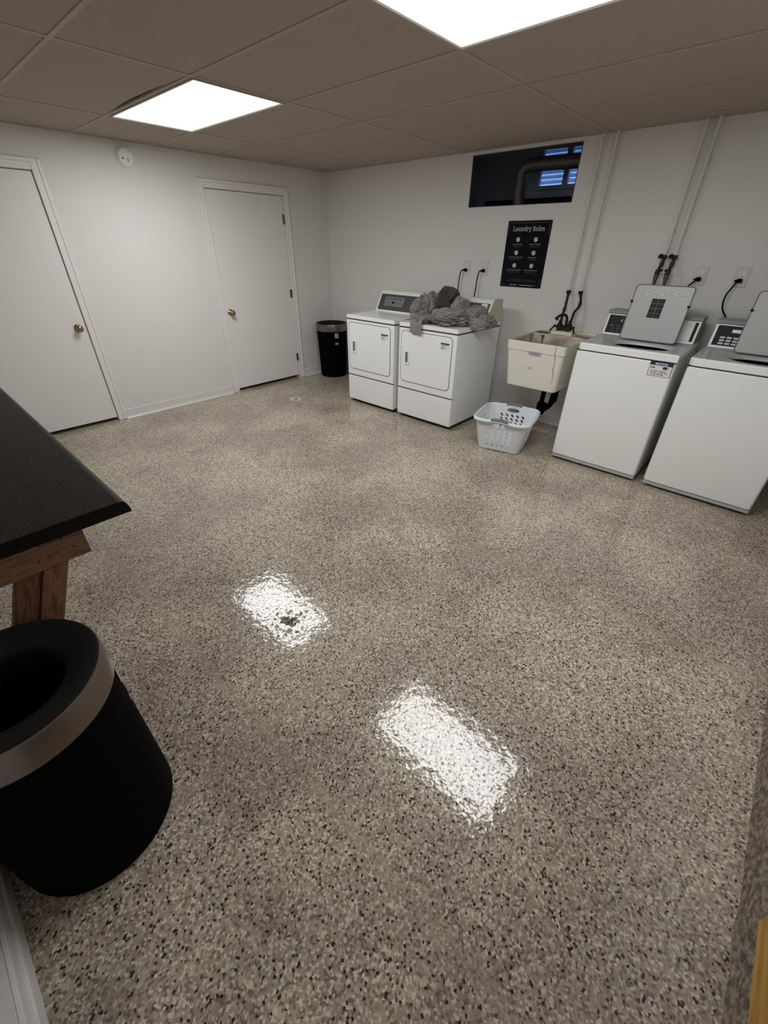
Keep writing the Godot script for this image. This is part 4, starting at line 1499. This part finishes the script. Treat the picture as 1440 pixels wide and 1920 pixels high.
func wall_things() -> void:
	# smoke alarm on the left wall
	var sa := thing("smoke_detector", "round white smoke detector high on the wall between the doors", "smoke detector", Vector3(0, 2.118, 2.245))
	var sb := B.new()
	sb.xf = Transform3D(Basis(Vector3.BACK, -PI / 2), Vector3())
	sb.lathe([Vector2(0.070, 0), Vector2(0.072, 0.006), Vector2(0.070, 0.012), Vector2(0.066, 0.013), Vector2(0.064, 0.018), Vector2(0.061, 0.034), Vector2(0.056, 0.040), Vector2(0.030, 0.042), Vector2(0, 0.042)], 48)
	put("housing", sb, M.white, sa)
	var sv := B.new()
	sv.xf = Transform3D(Basis(Vector3.BACK, -PI / 2), Vector3())
	sv.lathe([Vector2(0, 0.0425), Vector2(0.007, 0.0425), Vector2(0.007, 0.0435), Vector2(0, 0.0435)], 14, Vector3(0.012, 0, 0.030))
	put("test_button", sv, M.seam, sa)
	var sr := B.new()
	for k in 4:
		var a := k * 0.5 - 0.2
		sr.box(Vector3(0.0425, -0.012 - 0.007 * k, -0.010), Vector3(0.001, 0.003, 0.026 - k * 0.003))
	put("sounder_slots", sr, M.gauge, sa)

	# poster
	var po := thing("poster", "black wall poster headed Laundry Rules with six numbered circles", "poster", Vector3(2.662, 1.4515, 0))
	put("board", B.new().box(Vector3(0, 0, 0.003), Vector3(0.409, 0.515, 0.006), 0.001), M.poster, po)
	text("title", "Laundry Rules", 0.046, "Droid Serif", M.printwhite, po, Vector3(0, 0.197, 0.0066), Basis(), 0.298)
	var hw := 0.188
	var lines := [[Vector3(0, 0.241, 0.0063), Vector3(hw * 2, 0.002, 0.0008)]]
	for q in [-1.0, 1.0]:
		lines.append([Vector3(q * hw, 0.197, 0.0063), Vector3(0.002, 0.09, 0.0008)])
		lines.append([Vector3(q * hw, -0.212, 0.0063), Vector3(0.002, 0.055, 0.0008)])
		lines.append([Vector3(q * 0.164, -0.239, 0.0063), Vector3(0.048, 0.002, 0.0008)])
	for q in lines:
		put("border_line", B.new().box(q[0], q[1]), M.graytext, po)
	for k in 6:
		var c := Vector3(-0.085 + 0.168 * (k % 2), 0.117 - 0.1 * (k / 2), 0.006)
		var cb := B.new()
		cb.xf = Transform3D(Basis(), c)
		cb.prism(ellipse(0.0175, 0.0175, 24), 0.0, 0.0006)
		var co := put("number_circle", cb, M.printwhite, po)
		text("number", str(k + 1), 0.026, "Droid Serif", M.ink, po, c + Vector3(0, 0, 0.0008))
	var tx := B.new()
	var ft := B.new()
	var rg := RandomNumberGenerator.new()
	rg.seed = 4
	for k in 6:
		var c := Vector2(-0.085 + 0.168 * (k % 2), 0.117 - 0.1 * (k / 2))
		var wd: float = [0.095, 0.105, 0.14, 0.088, 0.145, 0.125][k]
		var cur := -wd / 2
		while cur < wd / 2 - 0.008:
			var q := minf(rg.randf_range(0.014, 0.034), wd / 2 - cur)
			tx.box(Vector3(c.x + cur + q / 2, c.y - 0.035, 0.0063), Vector3(q, 0.0058, 0.0006))
			cur += q + 0.005
		for r in 2:
			var w2 := wd * (0.95 - 0.25 * r)
			cur = -w2 / 2
			while cur < w2 / 2 - 0.006:
				var q := minf(rg.randf_range(0.01, 0.025), w2 / 2 - cur)
				ft.box(Vector3(c.x + cur + q / 2, c.y - 0.0475 - r * 0.009, 0.0063), Vector3(q, 0.0035, 0.0006))
				cur += q + 0.004
	for r in 2:
		ft.box(Vector3(0.0, -0.195 - r * 0.012, 0.0063), Vector3(0.25 + 0.05 * r, 0.0035, 0.0006))
	tx.box(Vector3(-0.092, -0.239, 0.0063), Vector3(0.034, 0.009, 0.0006))
	tx.box(Vector3(-0.052, -0.239, 0.0063), Vector3(0.034, 0.009, 0.0006))
	tx.box(Vector3(-0.018, -0.239, 0.0063), Vector3(0.012, 0.003, 0.0006))
	tx.box(Vector3(0.065, -0.239, 0.0063), Vector3(0.135, 0.008, 0.0006))
	put("rule_headings", tx, mat(Color(0.50, 0.50, 0.51), 0.7), po)
	put("small_print", ft, M.faint, po)

	# outlets with plugs and cords
	var ox := [2.060, 2.264, 4.062, 4.307]
	var oy := [1.336, 1.337, 1.347, 1.348]
	var lab := ["wall outlet above the dryers, the left one", "wall outlet above the dryers, the one nearer the poster", "wall outlet above the first washer lid", "wall outlet between the two open washer lids"]
	var cl := ["black cord plugged into the left outlet above the dryers", "black cord plugged into the outlet nearest the poster", "short black cord running behind the first washer lid", "black cord curving down behind the second washer lid"]
	for k in 4:
		var o := thing("wall_outlet", lab[k], "outlet", Vector3(ox[k], oy[k], 0), "white outlets on the back wall")
		var wpl := 0.075 if k < 2 else 0.084
		put("cover_plate", B.new().prism(rr(wpl, 0.124, 0.005, 3), 0.0, 0.006, 0.002), M.plate, o)
		for s in [1.0, -1.0]:
			put("socket", B.new().prism(rr(0.034, 0.030, 0.010, 4, Vector2(0, s * 0.020)), 0.005, 0.0075, 0.0006), M.white, o)
		var sl := B.new()
		sl.box(Vector3(-0.007, 0.024, 0.0077), Vector3(0.0025, 0.009, 0.0006))
		sl.box(Vector3(0.007, 0.024, 0.0077), Vector3(0.0025, 0.008, 0.0006))
		sl.box(Vector3(0.0, 0.012, 0.0077), Vector3(0.005, 0.005, 0.0006))
		put("slots", sl, M.seam, o)
		put("screw", B.new().prism(ellipse(0.003, 0.003, 10), 0.005, 0.0075), M.hinge, o)
		var c := thing("power_cord", cl[k], "cord", Vector3(ox[k], oy[k], 0), "black power cords at the outlets")
		var pb := B.new()
		pb.box(Vector3(0, -0.021, 0.019), Vector3(0.032, 0.026, 0.024), 0.006)
		pb.tube([Vector3(-0.008, -0.021, 0.025), Vector3(-0.026, -0.024, 0.034)], [0.010, 0.006], 10)
		put("plug", pb, M.rubber, c)
		var ends: Array = [
			[Vector3(-0.02, -0.022, 0.032), Vector3(-0.040, -0.032, 0.038), Vector3(-0.052, -0.09, 0.038), Vector3(-0.056, -0.2, 0.04), Vector3(-0.06, -0.33, 0.06), Vector3(-0.06, -0.6, 0.08)],
			[Vector3(-0.02, -0.022, 0.032), Vector3(-0.034, -0.032, 0.038), Vector3(-0.046, -0.09, 0.038), Vector3(-0.052, -0.2, 0.04), Vector3(-0.055, -0.33, 0.06), Vector3(-0.055, -0.6, 0.08)],
			[Vector3(-0.01, -0.03, 0.03), Vector3(-0.03, -0.05, 0.045), Vector3(-0.055, -0.085, 0.055), Vector3(-0.09, -0.14, 0.06), Vector3(-0.1, -0.4, 0.05)],
			[Vector3(-0.01, -0.03, 0.03), Vector3(-0.022, -0.06, 0.045), Vector3(-0.040, -0.12, 0.055), Vector3(-0.030, -0.19, 0.06), Vector3(0.01, -0.245, 0.065), Vector3(0.08, -0.32, 0.06)]][k]
		var wb := B.new()
		wb.tube(curve(ends, 8), 0.0052, 10)
		put("cable", wb, M.rubber, c)

	# floor drain with a worn pale surround
	var fd := thing("floor_drain", "small round floor drain with a worn pale patch round it", "drain", Vector3(0.735, 0, 1.29))
	var fb := B.new()
	var poly := PackedVector2Array()
	var f := noise(FastNoiseLite.TYPE_SIMPLEX_SMOOTH, 1.2, 9, 3)
	for k in 28:
		var a := TAU * k / 28
		var r := 0.075 * (1.0 + 0.55 * f.get_noise_2d(cos(a) * 2.0, sin(a) * 2.0))
		poly.append(Vector2(cos(a) * r * 1.1, sin(a) * r))
	fb.xf = Transform3D(Basis(Vector3.RIGHT, -PI / 2), Vector3())
	fb.prism(poly, -0.002, 0.0012)
	put("worn_patch", fb, mat(Color(0.72, 0.70, 0.65), 0.7), fd)
	var fr := B.new()
	fr.lathe([Vector2(0.046, 0.001), Vector2(0.046, 0.004), Vector2(0.034, 0.004), Vector2(0.030, 0.002), Vector2(0.018, 0.002)], 24)
	put("ring", fr, mat(Color(0.78, 0.76, 0.70), 0.5), fd)
	put("hole", B.new().lathe([Vector2(0, 0.0025), Vector2(0.019, 0.0025)], 16), M.black, fd)
